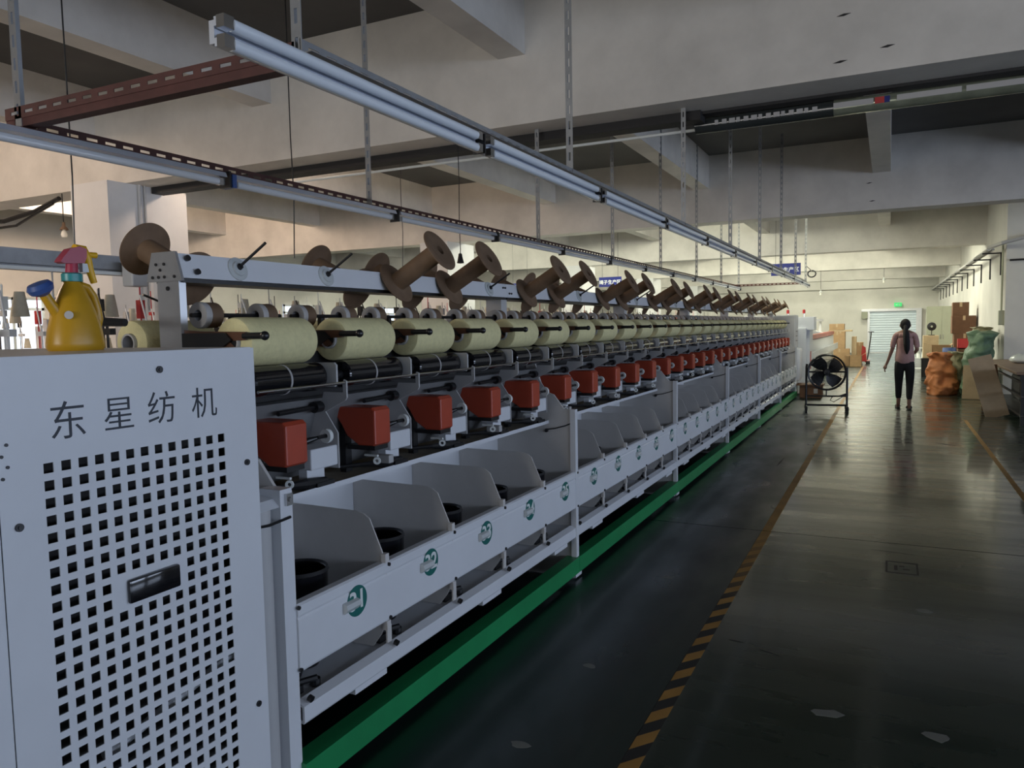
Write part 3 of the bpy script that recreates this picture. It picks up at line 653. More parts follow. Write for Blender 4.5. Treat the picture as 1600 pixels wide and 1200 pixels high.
obj('trigger', MB().tube([(0,.012,.305),(0,.040,.303),(0,.052,.280),(0,.058,.245),(0,.070,.205)], [.014,.015,.013,.012,.010], 10).cyl((0,.05,.290),(0,.082,.290),.009,n=12), 'yellow_trigger', t, smooth=True)
obj('nozzle_clip', MB().box(-.008,.008,.030,.050,.236,.262), 'clear_plastic', t)
obj('printed_spot', MB().cyl((.046,-.047,.105),(.048,-.049,.105),.012,n=18), 'tube_grey', t)
# small fittings beside it, seen behind the sprayer
t = thing('tensioner_arm', (-2.45, 1.705, 1.555), 'black jointed thread guide arm standing behind the yellow sprayer', 'guide arm')
obj('arm', MB().tube([(-.10,-.04,.085),(-.04,-.02,.095),(.05,.0,.09),(.16,.02,.085)], [.010,.014,.016,.013], 8).cyl((.03,.0,0),(.03,.0,.09),.009,n=8).box(.0,.05,-.02,.02,.085,.115), 'black', t)
t = thing('air_valve', (-2.47, 1.66, 1.555), 'small air valve with a red cap behind the cabinet top', 'valve')
obj('valve_body', MB().cyl((0,0,0),(0,0,.035),.008,n=12).cyl((.035,.02,0),(.035,.02,.045),.014,n=12), 'steel', t, smooth=True); obj('valve_cap', MB().bbox(-.011,.011,-.011,.011,.035,.06,.003), 'red_plastic', t)
t = thing('switch_box', (-4.42, 3.42, 2.0), 'grey switch box on the duct behind the sprayer trigger', 'switch box')
obj('box', MB().bbox(-.05,.05,-.06,.06,-.09,.07,.010), 'grey_metal', t); obj('box_label', MB().box(.05,.0515,-.025,.03,-.01,.02), 'sign_blue', t); obj('cable', MB().tube([(0,.05,-.14),(0,.2,-.19),(0,.4,-.17),(0,.62,-.06)], .008, 6), 'black', t)

# ------------------------------------------------------------------ neighbouring machines further left
def creel(x, y0, y1, label, seed, DL=None):
    rnd = random.Random(seed)
    t = thing('background_machine', (x, y0, 0), label, 'machine')
    Lm = y1-y0
    obj('base_frame', MB().bbox(-.45,.45,0,Lm,.05,1.30,.02), 'white_metal', t)
    obj('plinth', MB().box(-.4,.4,.05,Lm-.05,0,.05), 'black', t)
    if DL: obj('top_duct', MB().box(-.07,.09,-.6,DL or Lm,2.02,2.11).box(-.03,.05,-.6,DL or Lm,1.99,2.02), 'galv', t)
    if DL: obj('duct_lip', MB().box(.09,.11,-.6,DL or Lm,1.985,2.005), 'print_white', t)
    n = int(Lm/1.2)
    for i in range(n+1): obj('post', MB().box(-.03,.03,i*Lm/n-.025,i*Lm/n+.025,1.30,2.0 if DL and i < 3 else 1.75), 'white_metal', t)
    for i in range(int(Lm/.30)):
        y = .15+i*.30
        u = MB(); 
        u.cyl((.25,y,1.3),(.25,y,1.62+.1*rnd.random()),.008,n=6).cyl((.25,y,1.62),(.1,y+.06,1.86),.006,n=6).box(.20,.30,y-.02,y+.02,1.60,1.64)
        obj('guide_arm', u, 'white_metal' if i % 3 else 'black', t)
        v = MB().lathe([(.001,0),(.05,0),(.028,.15),(.001,.15)], (-.12,y,1.42+.30*(i % 2)), n=14)
        obj('yarn_cone', v, 'yarn_cream', t, smooth=True)
        q = MB().cyl((.05,y+.1,1.3),(.05,y+.1,1.9+.15*(i % 2)),.005,n=6).box(.03,.07,y+.08,y+.12,1.70+.1*rnd.random(),1.83)
        obj('tension_clip', q, ('black', 'tube_grey', 'black', 'print_white', 'red_plastic')[rnd.randrange(5)], t)
    return t
creel(-4.6, 1.2, 16.5, 'white yarn machine with cones and guide arms directly behind the spools', 3, 2.5)
creel(-7.0, 2.0, 16.8, 'white yarn machine with cones, second row behind the spools', 5)
creel(-11.6, 1.0, 13.5, 'white yarn machine beyond the column, farthest row at left', 8)
creel(-6.2, 18.4, 33.0, 'white yarn machine under the blue signs in the far hall', 9)
# cardboard carton on the far machine
o = obj('carton', MB().bbox(-.25,.25,-.35,.35,0,.30,.008), 'cardboard', None, (-6.2, 20.5, 1.30)); tag(o, 'brown carton lying on the far machine below a blue sign', 'carton')

# ------------------------------------------------------------------ hanging signs
for (x0, x1, z0, z1, txt, lab) in [(-2.665,-1.976,2.76,3.05,'捻线生产区','blue hanging sign above the far end of the light rack'),
                                   (-7.175,-6.535,2.66,2.925,'绳子生产区','blue hanging sign seen between the brown spools'),
                                   (-9.9,-9.25,2.62,2.87,'织带生产区','blue hanging sign partly hidden by the spools, leftmost')]:
    xc = (x0+x1)/2; t = thing('hanging_sign', (xc, 20.0, z0), lab, 'sign', 'blue area signs hung from the ceiling')
    wd = x1-x0; h = z1-z0
    obj('sign_board', MB().bbox(-wd/2,wd/2,-.012,.012,0,h,.003), 'sign_blue', t)
    me = text_mesh(txt, .125, .0008, .002); me.materials.append(MATS['print_white']); link('lettering', me, None, t, (0,-.0135,h*.45), (math.pi/2,0,0))
    for dx in (-wd*.35, wd*.35): obj('suspension_wire', MB().cyl((dx,0,h),(dx,0,ZS-z0),.004,n=6), 'dark_steel', t)

# ------------------------------------------------------------------ bulbs and wires
for (x, y, zb, ztop, lab) in [(-9.72,6.5,2.93,3.45,'clear bulb hanging from the beam left of the near column'),(-.217,30.1,2.98,3.45,'small hanging lamp in the middle of the far aisle'),(-2.28,30.1,2.62,3.45,'small hanging lamp above the far left cartons')]:
    t = thing('hanging_bulb', (x, y, zb), lab, 'lamp')
    obj('bulb', MB().lathe([(.001,-.05),(.03,-.045),(.042,-.015),(.035,.015),(.018,.045),(.016,.06)], n=20), 'bulb', t, smooth=True)
    obj('socket', MB().lathe([(.055,.05),(.05,.065),(.022,.10),(.016,.15),(.001,.152)], n=16), 'print_white' if y > 20 else 'wood_top', t, smooth=True)
    obj('cord', MB().cyl((0,0,.15),(0,0,ztop-zb+.01),.006,n=6), 'black', t)
o = obj('overhead_cable', MB().tube([(-12.5,6.38,3.30),(-11.6,6.38,3.20),(-10.8,6.38,3.16),(-10.1,6.38,3.24),(-9.6,6.38,3.36)], .03, 8).tube([(-12.5,6.36,3.2),(-11.4,6.36,3.07),(-10.5,6.36,3.08),(-9.7,6.36,3.30)], .018, 8), 'black', None); tag(o, 'drooping black cable along the beam left of the near column', 'cable')
o = obj('column_conduit', MB().cyl((-8.40,6.62,1.6),(-8.40,6.62,3.45),.022,n=10).cyl((-8.40,6.70,1.9),(-8.40,6.70,3.45),.014,n=8), 'grey_metal', None); tag(o, 'grey conduit pipes running up the near column', 'conduit')
for (x, y, za, lab) in [(-4.4,3.0,2.05,'thin black wire hanging in front of the near beam'),(-4.4,4.9,2.2,'thin black wire hanging behind the rear lights'),(-6.4,9.4,2.5,'thin black wire dropping from the slab in the second bay')]:
    o = obj('hanging_wire', MB().tube([(0,0,0),(.02,0,.5),(-.01,.02,1.0),(.01,0,ZS-za)], .005, 6), 'black', None, (x, y, za)); tag(o, lab, 'wire')
t = thing('cable_hook', (-1.60, 17.42, 2.62), 'loop of black cable hung on the end of the light rack', 'cable')
obj('cable_loop', MB().tube([(.10+.08*math.sin(a), 0, .07*math.cos(a)) for a in [i*.5 for i in range(13)]], .014, 8), 'black', t, smooth=True); obj('tie', MB().cyl((.0,0,.16),(.10,0,.06),.008,n=6), 'black', t)

# conduit on brackets along the right partition
t = thing('wall_conduit', (2.1, 18.4, 3.0), 'bundle of pipes carried on angle brackets along the right partition wall', 'conduit')
obj('pipe', MB().cyl((-.30,.2,.03),(-.30,24.4,.08),.035,n=12).cyl((-.22,.2,.02),(-.22,24.4,.06),.022,n=10), 'tube_grey', t, smooth=True)
obj('cable', MB().tube([(-.30,.2,.06),(-.1,-.1,.12),(.3,-.12,.22),(1.0,-.1,.26),(2.2,-.1,.22)], .04, 8), 'tube_grey', t, smooth=True)
for i in range(12):
    y = .8+i*1.95
    obj('bracket', MB().box(-.36,0,y,y+.04,-.03,0).box(-.03,0,y,y+.04,-.48,0), 'dark_steel', t)
o = obj('conduit_box', MB().bbox(-.10,0,-.06,.06,-.15,.15,.01).cyl((-.05,0,.15),(-.05,0,1.5),.02,n=8), 'cabinet_olive', None, (2.1, 18.62, 1.62)); tag(o, 'olive switch box with pipe at the corner of the partition', 'switch box')
o = obj('wall_pipe', MB().cyl((2.15,18.44,2.78),(4.2,18.44,2.80),.02,n=8), 'dark_steel', None); tag(o, 'thin dark pipe across the grey partition end', 'pipe')

# ------------------------------------------------------------------ back wall: shutter door, exit sign
d1 = struct('door_1', MB().box(-1.0,1.2,42.86,42.90,0,.03).box(-1.02,-.92,42.82,43.0,0,2.12).box(1.16,1.40,42.82,43.0,0,2.12).box(-1.30,1.40,42.78,43.0,2.08,2.2), 'alu')
for i in range(17):
    z = .03+i*.121
    obj('slat', MB().prism([(42.90,z),(42.885,z+.01),(42.87,z+.06),(42.885,z+.108),(42.90,z+.117)], 'x', -.92, 1.16), 'shutter', d1)
o = obj('roller_motor_box', MB().bbox(-1.30,-1.02,42.7,42.86,1.72,2.07,.02), 'cabinet_olive', None); tag(o, 'olive motor box beside the top of the shutter door', 'motor box')
t = thing('exit_sign', (.342, 42.85, 2.30), 'small glowing green exit sign above the shutter door', 'sign')
obj('sign_body', MB().bbox(-.17,.17,-.03,.03,0,.19,.01).box(-.05,.05,.03,.15,.05,.14), 'exit_green', t); obj('running_figure', MB().box(.05,.08,-.034,-.029,.05,.14).box(.02,.10,-.034,-.029,.09,.11).box(-.1,-.02,-.034,-.029,.08,.11), 'print_white', t)

# ------------------------------------------------------------------ drum fan in the aisle
t = thing('drum_fan', (-.99, 14.55, 0), 'black drum fan on a wheeled tube stand in the aisle', 'fan', rotz=.12)
FC = Vector((0, 0, .715))
obj('drum', MB().lathe([(.288,-.10),(.312,-.108),(.322,-.095),(.322,.095),(.312,.108),(.300,.10),(.302,.09),(.300,-.09)], FC, (0,1,0), n=48, close=True), 'black', t, smooth=True)
bl = MB()
for i in range(4):
    a = 2*math.pi*i/4+.5; vs = []; fs_ = []
    for j in range(7):
        r = .05+.235*j/6; wdt = .085+.11*math.sin(math.pi*min(1, j/5.0)*.62); 
        for s_, e_ in ((-1, -.035), (0, 0), (1, .035)):
            ang = a+s_*wdt/(r+.06)*.75+.25*j/6
            for th_ in (-.0015, .0015): vs.append((r*math.cos(ang), e_*(1-.4*j/6)+th_, .715+r*math.sin(ang)))
    for j in range(6):
        for q in range(2):
            b0 = j*6+q*2; b1 = (j+1)*6+q*2
            fs_ += [(b0, b0+2, b1+2, b1), (b0+1, b1+1, b1+3, b0+3)]
        b0 = j*6; b1 = (j+1)*6; fs_ += [(b0, b1, b1+1, b0+1), (b0+4, b0+5, b1+5, b1+4)]
    fs_ += [(36,38,39,37), (38,40,41,39), (0,1,3,2), (2,3,5,4)]
    obj('blade', MB().add(vs, fs_), 'black', t, smooth=True)
obj('hub', MB().lathe([(.001,-.06),(.05,-.055),(.062,-.03),(.062,.05),(.04,.07),(.001,.07)], FC, (0,1,0), n=24), 'dark_steel', t, smooth=True)
gr = MB()
for r in (.08, .155, .23, .295):
    pts = [(r*math.cos(a), -.098-.02*(1-r/.3), .715+r*math.sin(a)) for a in [2*math.pi*i/36 for i in range(37)]]
    gr.tube(pts, .0022, 5, cap=False)
for i in range(10):
    a = 2*math.pi*i/10; gr.cyl((.05*math.cos(a),-.118,.715+.05*math.sin(a)), (.305*math.cos(a),-.098,.715+.305*math.sin(a)), .0022, n=5)
obj('guard', gr, 'dark_steel', t)
obj('motor_arm', MB().box(-.30,.30,.06,.085,.70,.73), 'black', t)
obj('frame', MB().tube([(-.335,0,.09),(-.335,0,.80),(-.325,0,.86)], .019, 10).tube([(.335,0,.09),(.335,0,.80)], .019, 10).cyl((-.335,0,.13),(.335,0,.13),.018,n=10).cyl((-.335,0,.29),(.335,0,.29),.014,n=10).cyl((-.335,-.22,.11),(-.335,.22,.11),.018,n=10).cyl((.335,-.22,.11),(.335,.22,.11),.018,n=10), 'black', t, smooth=True)
obj('post', MB().cyl((0,0,.29),(0,0,.405),.012,n=8).prism([(.18,.29),(.335,.29),(.335,.35)], 'y', -.02, .02), 'black', t)
for (x, y) in ((-.335,-.2),(-.335,.2),(.335,-.2),(.335,.2)):
    obj('caster', MB().cyl((x-.014,y,.04),(x+.014,y,.04),.04,n=18).box(x-.02,x+.02,y-.015,y+.015,.05,.10), 'rubber', t)
obj('cord', MB().tube([(.1,0,.28),(.06,-.03,.22),(.12,-.03,.19),(.2,-.02,.24),(.26,-.02,.28)], .007, 6), 'black', t, smooth=True)

# ------------------------------------------------------------------ person walking away
def skin_mesh(name, verts, edges, radii, m, sub=2, extra=None):
    me = bpy.data.meshes.new(name); me.from_pydata(verts, edges, []); o = bpy.data.objects.new(name, me); COL.objects.link(o)
    bm = bmesh.new(); bm.from_mesh(me); ly = bm.verts.layers.skin.verify()
    for i, v in enumerate(bm.verts):
        r = radii[i]; v[ly].radius = r if isinstance(r, tuple) else (r, r); v[ly].use_root = (i == 0)
    bm.to_mesh(me); bm.free()
    o.modifiers.new('s', 'SKIN').use_smooth_shade = True; sb = o.modifiers.new('d', 'SUBSURF'); sb.levels = sub; sb.render_levels = sub
    dg = bpy.context.evaluated_depsgraph_get(); dg.update(); r = bpy.data.meshes.new_from_object(o.evaluated_get(dg)); bpy.data.objects.remove(o)
    if extra:
        bm = bmesh.new(); bm.from_mesh(r); x = bpy.data.meshes.new('x'); x.from_pydata(extra.v, [], extra.f); bm.from_mesh(x)
        for f in bm.faces: f.smooth = True
        bm.to_mesh(r); bm.free()
    r.materials.clear(); r.materials.append(MATS[m]); return r
PE = thing('person', (.25, 15.5, 0), 'person in a pink t-shirt and black trousers walking away down the aisle', 'person')
# +x is the person's right as seen from behind
V = [(0,0,.90),(0,-.005,1.02),(0,-.01,1.16),(0,-.012,1.30),(0,-.005,1.375),(0,.005,1.425),(0,.02,1.50),(0,.025,1.545),
     (-.145,0,1.345),(-.205,.0,1.08),(-.275,.03,.86),(-.305,.045,.78),
     (.145,0,1.345),(.195,-.01,1.08),(.165,.16,1.01),(.12,.22,1.00),
     (-.085,0,.82),(-.088,.03,.46),(-.09,.06,.10),(-.095,.12,.04),(-.1,.19,.03),
     (.085,-.01,.82),(.085,-.05,.46),(.08,-.13,.10),(.082,-.12,.045),(.085,-.05,.03)]
Ed = [(0,1),(1,2),(2,3),(3,4),(4,5),(5,6),(6,7),(4,8),(8,9),(9,10),(10,11),(4,12),(12,13),(13,14),(14,15),(0,16),(16,17),(17,18),(18,19),(19,20),(0,21),(21,22),(22,23),(23,24),(24,25)]
Rr = [(.125,.10),(.11,.085),(.12,.09),(.13,.09),(.09,.07),.045,(.078,.085),(.07,.078),.052,.036,.026,.024,.052,.036,.026,.024,.078,.05,.034,.028,.026,.078,.05,.034,.028,.026]
fing = MB()
def hand(mb, o, d, side, spread):
    d = Vector(d).normalized(); s_ = Vector(spread).normalized(); nrm = d.cross(s_)
    o = Vector(o)
    mb.tube([o-d*.01, o+d*.03, o+d*.065], [.024,.031,.027], 10)
    for i, ln in enumerate((.055, .066, .062, .048)):
        b = o+d*.055+s_*((i-1.5)*.015)
        mb.tube([b, b+d*ln*.45+nrm*.006, b+d*ln*.8+nrm*.018, b+d*ln*.95+nrm*.03], [.009,.0085,.0075,.006], 7)
    b = o+d*.015-s_*.026; mb.tube([b, b+d*.03-s_*.016, b+d*.055-s_*.012+nrm*.01], [.011,.009,.007], 7)
hand(fing, (-.305,.045,.785), (-.10,.05,-.30), -1, (0,1,0)); hand(fing, (.12,.22,1.0), (-.3,.15,.02), 1, (0,.2,1))
link('body', skin_mesh('body', V, Ed, Rr, 'skin', 2, fing), None, PE)
SV = [(0,-.004,.765),(0,-.005,1.0),(0,-.012,1.16),(0,-.014,1.30),(0,-.006,1.37),(0,.0,1.412),(-.15,0,1.345),(-.19,0,1.20),(-.203,0,1.10),(.15,0,1.345),(.185,-.005,1.20),(.196,-.01,1.10)]
link('shirt', skin_mesh('shirt', SV, [(0,1),(1,2),(2,3),(3,4),(4,5),(4,6),(6,7),(7,8),(4,9),(9,10),(10,11)],
     [(.205,.155),(.160,.120),(.150,.108),(.152,.105),(.110,.080),.055,.056,.050,.046,.056,.050,.046], 'shirt_pink'), None, PE)
TV = [(0,0,.93),(0,0,.84),(-.088,0,.78),(-.09,.03,.46),(-.09,.058,.17),(.088,-.01,.78),(.088,-.05,.46),(.08,-.125,.17)]
link('trousers', skin_mesh('trousers', TV, [(0,1),(1,2),(2,3),(3,4),(1,5),(5,6),(6,7)], [(.145,.112),(.145,.112),(.094,.10),.068,.05,(.094,.10),.068,.05], 'trousers'), None, PE)
hb = MB().sphere((0,.0,1.525), .098, 20, (.88,1.02,1.08)); hb.sphere((0,-.085,1.49), .035, 12)
obj('hair', hb, 'hair', PE, smooth=True)
obj('ponytail', MB().tube([(0,-.085,1.50),(0,-.13,1.45),(.012,-.145,1.36),(.022,-.145,1.22),(.030,-.135,1.08),(.032,-.13,1.0)], [.026,.034,.050,.055,.045,.012], 12), 'hair', PE, smooth=True)
fc = MB().sphere((0,.118,1.515), .014, 8, (1,1.2,1.2)); fc.sphere((-.083,.01,1.51), .02, 8, (.5,.8,1.3)); fc.sphere((.083,.01,1.51), .02, 8, (.5,.8,1.3))
obj('face_features', fc, 'skin', PE, smooth=True)
obj('eye', MB().sphere((-.032,.098,1.525), .012, 8), 'print_white', PE); obj('eye', MB().sphere((.032,.098,1.525), .012, 8), 'print_white', PE); obj('mouth', MB().sphere((0,.104,1.468), .018, 8, (1.2,.5,.4)), 'red_plastic', PE)
for sx, sy, s0 in ((-.1,.15,0),(.084,-.08,0)):
    obj('slipper', squash(MB().lathe([(.001,0),(.042,0),(.045,.015),(.04,.022),(.001,.022)], (sx, sy, .0), n=20), .95, 2.7, sx, sy), 'rubber', PE, smooth=True)
    obj('slipper_strap', MB().tube([(sx-.042,sy+.05,.02),(sx-.03,sy+.045,.055),(sx,sy+.04,.068),(sx+.03,sy+.045,.055),(sx+.042,sy+.05,.02)], .014, 8), 'print_white' if sx < 0 else 'black', PE, smooth=True)

# ------------------------------------------------------------------ sacks, cartons and crates on the right of the far aisle
def sack(name, loc, rx, ry, h, m, label, seed, lean=(0,0), neck=.35, tie=True):
    """woven sack: wobbling axis, uneven girth, sharp creases, gathered mouth"""
    vs = []; n = 60; k = 46
    N = lambda *p: noise.noise(Vector(p))
    for j in range(k+1):
        t_ = j/k; z = h*t_
        foot_ = .80+.20*math.sin(min(1, t_/.18)*math.pi/2)
        top = 1.0 if t_ < .60 else 1-(1-neck)*min(1, (t_-.60)/.18)+.25*max(0, (t_-.85)/.15)
        girth = foot_*top*(1+.22*N(t_*3.1*h+seed, 1.7, seed))
        cx = lean[0]*t_*t_+rx*.35*N(t_*2.2*h, seed, 3.3)*t_; cy = lean[1]*t_*t_+ry*.35*N(t_*2.2*h, 7.7, seed)*t_
        if t_ > .985: girth *= .45
        for i in range(n):
            a = 2*math.pi*i/n; c_, s_ = math.cos(a), math.sin(a); px, py = rx*girth*c_, ry*girth*s_
            d = -.15*abs(N(px*3.4+seed, py*3.4, z*4.2))-.07*abs(N(px*7+z*4, py*7+seed, z*6))-.012*abs(N(px*20, py*20, z*20+seed))+.06+.06*N(px*2.5, py*2.5+seed, z*2.5)
            if t_ > .93: d += .05*math.sin(a*7+seed)*(t_-.93)/.07
            d *= min(1, max(.25, rx/.3)); zz = z+(.05*N(px*6, py*6, z*4+seed) if t_ > .06 else 0)
            vs.append((px+cx+d*c_, py+cy+d*s_, max(0, zz) if t_ > 0 else 0))
    fs_ = [(j*n+i, j*n+(i+1) % n, (j+1)*n+(i+1) % n, (j+1)*n+i) for j in range(k) for i in range(n)]
    fs_ += [tuple(range(n-1,-1,-1)), tuple(range(k*n, k*n+n))]
    t_ = thing(name, loc, label, 'sack')
    me = MB().add(vs, fs_).mesh('sack_body', False)
    for p_ in me.polygons: p_.use_smooth = True
    link('sack_body', me, m, t_)
    return t_
sack('woven_sack', (1.00, 18.75, 0), .31, .31, .90, 'orange_bag', 'crumpled orange woven sack standing on the floor, left of the green sack', 2.3, (-.02,0), .62, False)
sack('woven_sack', (1.60, 18.60, 0), .24, .28, 1.34, 'green_bag', 'tall green woven sack slumped against the tan boards', 7.1, (.10,.05), .95, False)
sack('woven_sack', (1.76, 19.4, .0), .18, .24, 1.22, 'green_bag', 'darker green sack behind the tall green one, mouth open', 4.4, (.04,0), .9, False)
sack('woven_sack', (1.28, 19.35, 0), .18, .2, .90, 'khaki_bag', 'small khaki sack wedged between the orange and green sacks', 11.0, (0,0), .7)
sack('woven_sack', (1.80, 19.3, 1.2), .19, .2, .22, 'khaki_bag', 'loose khaki rags heaped on top of the green sacks', 5.0, (0,0), .8, False)
def carton(loc, sx, sy, sz, label, m='cardboard', flaps=False, rz=0, cat='carton', name='carton'):
    t_ = thing(name, loc, label, cat, rotz=rz)
    if flaps:
        b = MB().box(-sx/2,sx/2,-sy/2,-sy/2+.008,0,sz).box(-sx/2,sx/2,sy/2-.008,sy/2,0,sz).box(-sx/2,-sx/2+.008,-sy/2,sy/2,0,sz).box(sx/2-.008,sx/2,-sy/2,sy/2,0,sz).box(-sx/2,sx/2,-sy/2,sy/2,0,.008)
        obj('box_body', b, m, t_)
        obj('flap', MB().prism([(-sx/2,sz),(-sx/2-.18,sz+.07),(-sx/2-.178,sz+.078),(-sx/2+.004,sz+.006)], 'y', -sy/2, sy/2), m, t_); obj('flap', MB().prism([(sx/2,sz),(sx/2+.16,sz+.10),(sx/2+.156,sz+.106),(sx/2-.004,sz+.006)], 'y', -sy/2, sy/2), m, t_)
    else:
        obj('box_body', MB().bbox(-sx/2,sx/2,-sy/2,sy/2,0,sz,.008), m, t_); obj('tape_strip', MB().box(-.03,.03,-sy/2-.001,sy/2+.001,sz-.001,sz+.0015).box(-.03,.03,-sy/2-.0015,-sy/2,sz-.12,sz), 'tan_board', t_)
    return t_
carton((1.80,24.0,0), .50, .5, 1.22, 'tall dark brown carton behind the red crate', 'cardboard_dark')
carton((1.78,24.0,1.22), .56, .5, .48, 'wide dark brown carton in the middle of the tall stack', 'cardboard_dark')
carton((1.70,24.0,1.70), .38, .4, .36, 'topmost narrow brown carton of the tall stack', 'cardboard_dark')
carton((1.08,25.6,0), .40, .4, 1.15, 'tall tan carton left of the open cartons', 'tan_board')
carton((1.28,24.3,.45), .46, .5, .45, 'open cardboard carton with raised flaps near the blue barrel', 'cardboard', True)
carton((1.28,24.3,0), .46, .5, .45, 'cardboard carton underneath the open one', 'cardboard')
o = thing('storage_crate', (1.80, 22.9, .0), 'red plastic crate on a wooden stand before the tall brown cartons', 'crate'); obj('crate_body', MB().box(-.22,.22,-.16,-.15,.85,1.1).box(-.22,.22,.15,.16,.85,1.1).box(-.22,-.21,-.16,.16,.85,1.1).box(.21,.22,-.16,.16,.85,1.1).box(-.22,.22,-.16,.16,.85,.87), 'red_plastic', o); obj('stand', MB().box(-.22,.22,-.16,.16,0,.84), 'cardboard_dark', o)
def crate(loc, sx, sy, sz, m, label):
    t_ = thing('plastic_crate', loc, label, 'crate')
    b = MB().box(-sx/2,sx/2,-sy/2,sy/2,0,.02)
    for s_ in (-1, 1):
        x = s_*(sx/2-.01); y = s_*(sy/2-.01)
        b.box(x-.01,x+.01,-sy/2,sy/2,.02,sz); b.box(-sx/2,sx/2,y-.01,y+.01,.02,sz)
    obj('crate_body', b, m, t_)
    obj('rim', MB().box(-sx/2-.015,sx/2+.015,-sy/2-.015,-sy/2,sz-.05,sz).box(-sx/2-.015,sx/2+.015,sy/2,sy/2+.015,sz-.05,sz).box(-sx/2-.015,-sx/2,-sy/2,sy/2,sz-.05,sz).box(sx/2,sx/2+.015,-sy/2,sy/2,sz-.05,sz), m, t_)
crate((1.22,21.2,0), .50, .4, .30, 'blue_plastic', 'lower blue plastic crate behind the orange sack')
crate((1.19,21.2,.302), .50, .4, .28, 'blue_plastic', 'upper blue plastic crate behind the orange sack')
crate((1.02,24.6,.0), .40, .4, .52, 'black', 'black plastic bin beside the tall tan carton')
t = thing('steel_drum', (1.38, 22.6, 0), 'blue barrel behind the green sack', 'barrel'); obj('barrel_body', MB().lathe([(.001,0),(.15,0),(.155,.02),(.155,.28),(.162,.30),(.155,.32),(.155,.55),(.162,.57),(.155,.59),(.155,.86),(.145,.88),(.001,.87)], n=28), 'blue_plastic', t, smooth=True); obj('bung', MB().cyl((.07,0,.87),(.07,0,.89),.03,n=12), 'black', t)
t = thing('storage_cabinet', (1.58, 30.0, 0), 'tall olive grey steel cabinet standing at the right wall', 'cabinet')
obj('cabinet_body', MB().bbox(-.46,.46,-.22,.22,.05,2.06,.01), 'cabinet_olive', t); obj('door', MB().box(-.445,-.003,-.235,-.222,.10,2.03), 'cabinet_olive', t); obj('door', MB().box(.003,.445,-.235,-.222,.10,2.03), 'cabinet_olive', t); obj('handle', MB().box(-.05,-.03,-.25,-.235,.95,1.10).box(.03,.05,-.25,-.235,.95,1.10), 'steel', t); obj('plinth', MB().box(-.44,.44,-.2,.2,0,.05), 'black', t)
t = thing('water_bottle_rack', (.83, 27.8, 0), 'white wire rack with bottles left of the tan carton', 'rack')
for z in (.05, .38, .70): obj('shelf', MB().box(-.22,.22,-.18,.18,z,z+.02), 'print_white', t)
for x in (-.2, .2):
    for y in (-.16, .16): obj('leg', MB().cyl((x,y,0),(x,y,.74),.014,n=8), 'print_white', t)
for x in (-.14, 0, .14): obj('bottle', MB().lathe([(.001,.40),(.055,.40),(.055,.58),(.02,.63),(.02,.66),(.001,.66)], (x,0,0), n=14), 'print_white', t, smooth=True)
t = thing('desk_fan', (1.10, 25.6, 1.15), 'small dark table fan on top of the tall tan carton', 'fan'); obj('base', MB().cyl((0,0,0),(0,0,.02),.09,n=18).cyl((0,0,.02),(0,0,.18),.012,n=8), 'black', t, smooth=True); obj('guard', MB().lathe([(.12,-.03),(.125,0),(.12,.03),(.03,.05),(.03,-.05)], (0,0,.26), (0,1,0), n=24, close=True), 'dark_steel', t, smooth=True)
# work table with frame, leaning boards, stuff on it
t = thing('work_table', (2.5, 16.1, 0), 'dark work table with a brown top at the right edge', 'table')
obj('table_top', MB().bbox(-.80,1.2,-2.6,1.7,.76,.80,.006), 'wood_top', t)
for x in (-.7, 1.1):
    for y in (-2.5, 1.6): obj('leg', MB().box(x-.025,x+.025,y-.025,y+.025,0,.76), 'dark_steel', t)
for z in (.12, .40, .62): obj('side_bar', MB().box(-.72,1.1,-2.52,-2.49,z,z+.03).box(-.715,-.685,-2.5,1.6,z,z+.03), 'dark_steel', t)
obj('lower_shelf', MB().box(-.7,1.1,-2.5,1.6,.10,.12), 'dark_steel', t); obj('apron', MB().box(-.74,1.14,-2.54,-2.50,.66,.76), 'dark_steel', t)
for z in (.43, .14): obj('chrome_grip', MB().cyl((-.72,-2.545,z),(-.52,-2.545,z),.012,n=10), 'steel', t, smooth=True)
t = thing('stored_bale', (2.6, 16.2, .12), 'black wrapped bale on the shelf under the work table', 'bale'); obj('wrap', MB().bbox(-.5,.5,-2.1,1.1,0,.45,.05), 'black_rough', t, smooth=True); obj('strap', MB().box(-.505,.505,-.02,.02,-.0,.455), 'dark_steel', t)
t = thing('plastic_wrap', (2.15, 16.3, .80), 'crumpled clear plastic wrap lying on the work table', 'wrap'); w_ = MB().sphere((0,0,.07), .2, 20, (1,1.4,.42)); w_.v = [(x*(1+.25*noise.noise(Vector((x*9,y*9,z*9)))), y*(1+.25*noise.noise(Vector((y*8,x*9,z*7)))), max(0, z*(1+.5*noise.noise(Vector((x*12,y*12,1)))))) for x, y, z in w_.v]; obj('wrap_sheet', w_, 'clear_plastic', t, smooth=True)
t = thing('pinned_notice', (2.85, 18.49, 1.35), 'grey paper notice stuck on the partition end above the table', 'notice'); obj('sheet', MB().box(-.35,.35,-.004,0,0,.42), 'tube_grey', t); obj('printed_block', MB().box(-.28,.28,-.006,-.004,.25,.36).box(-.28,.1,-.006,-.004,.08,.2), 'plate_grey', t)
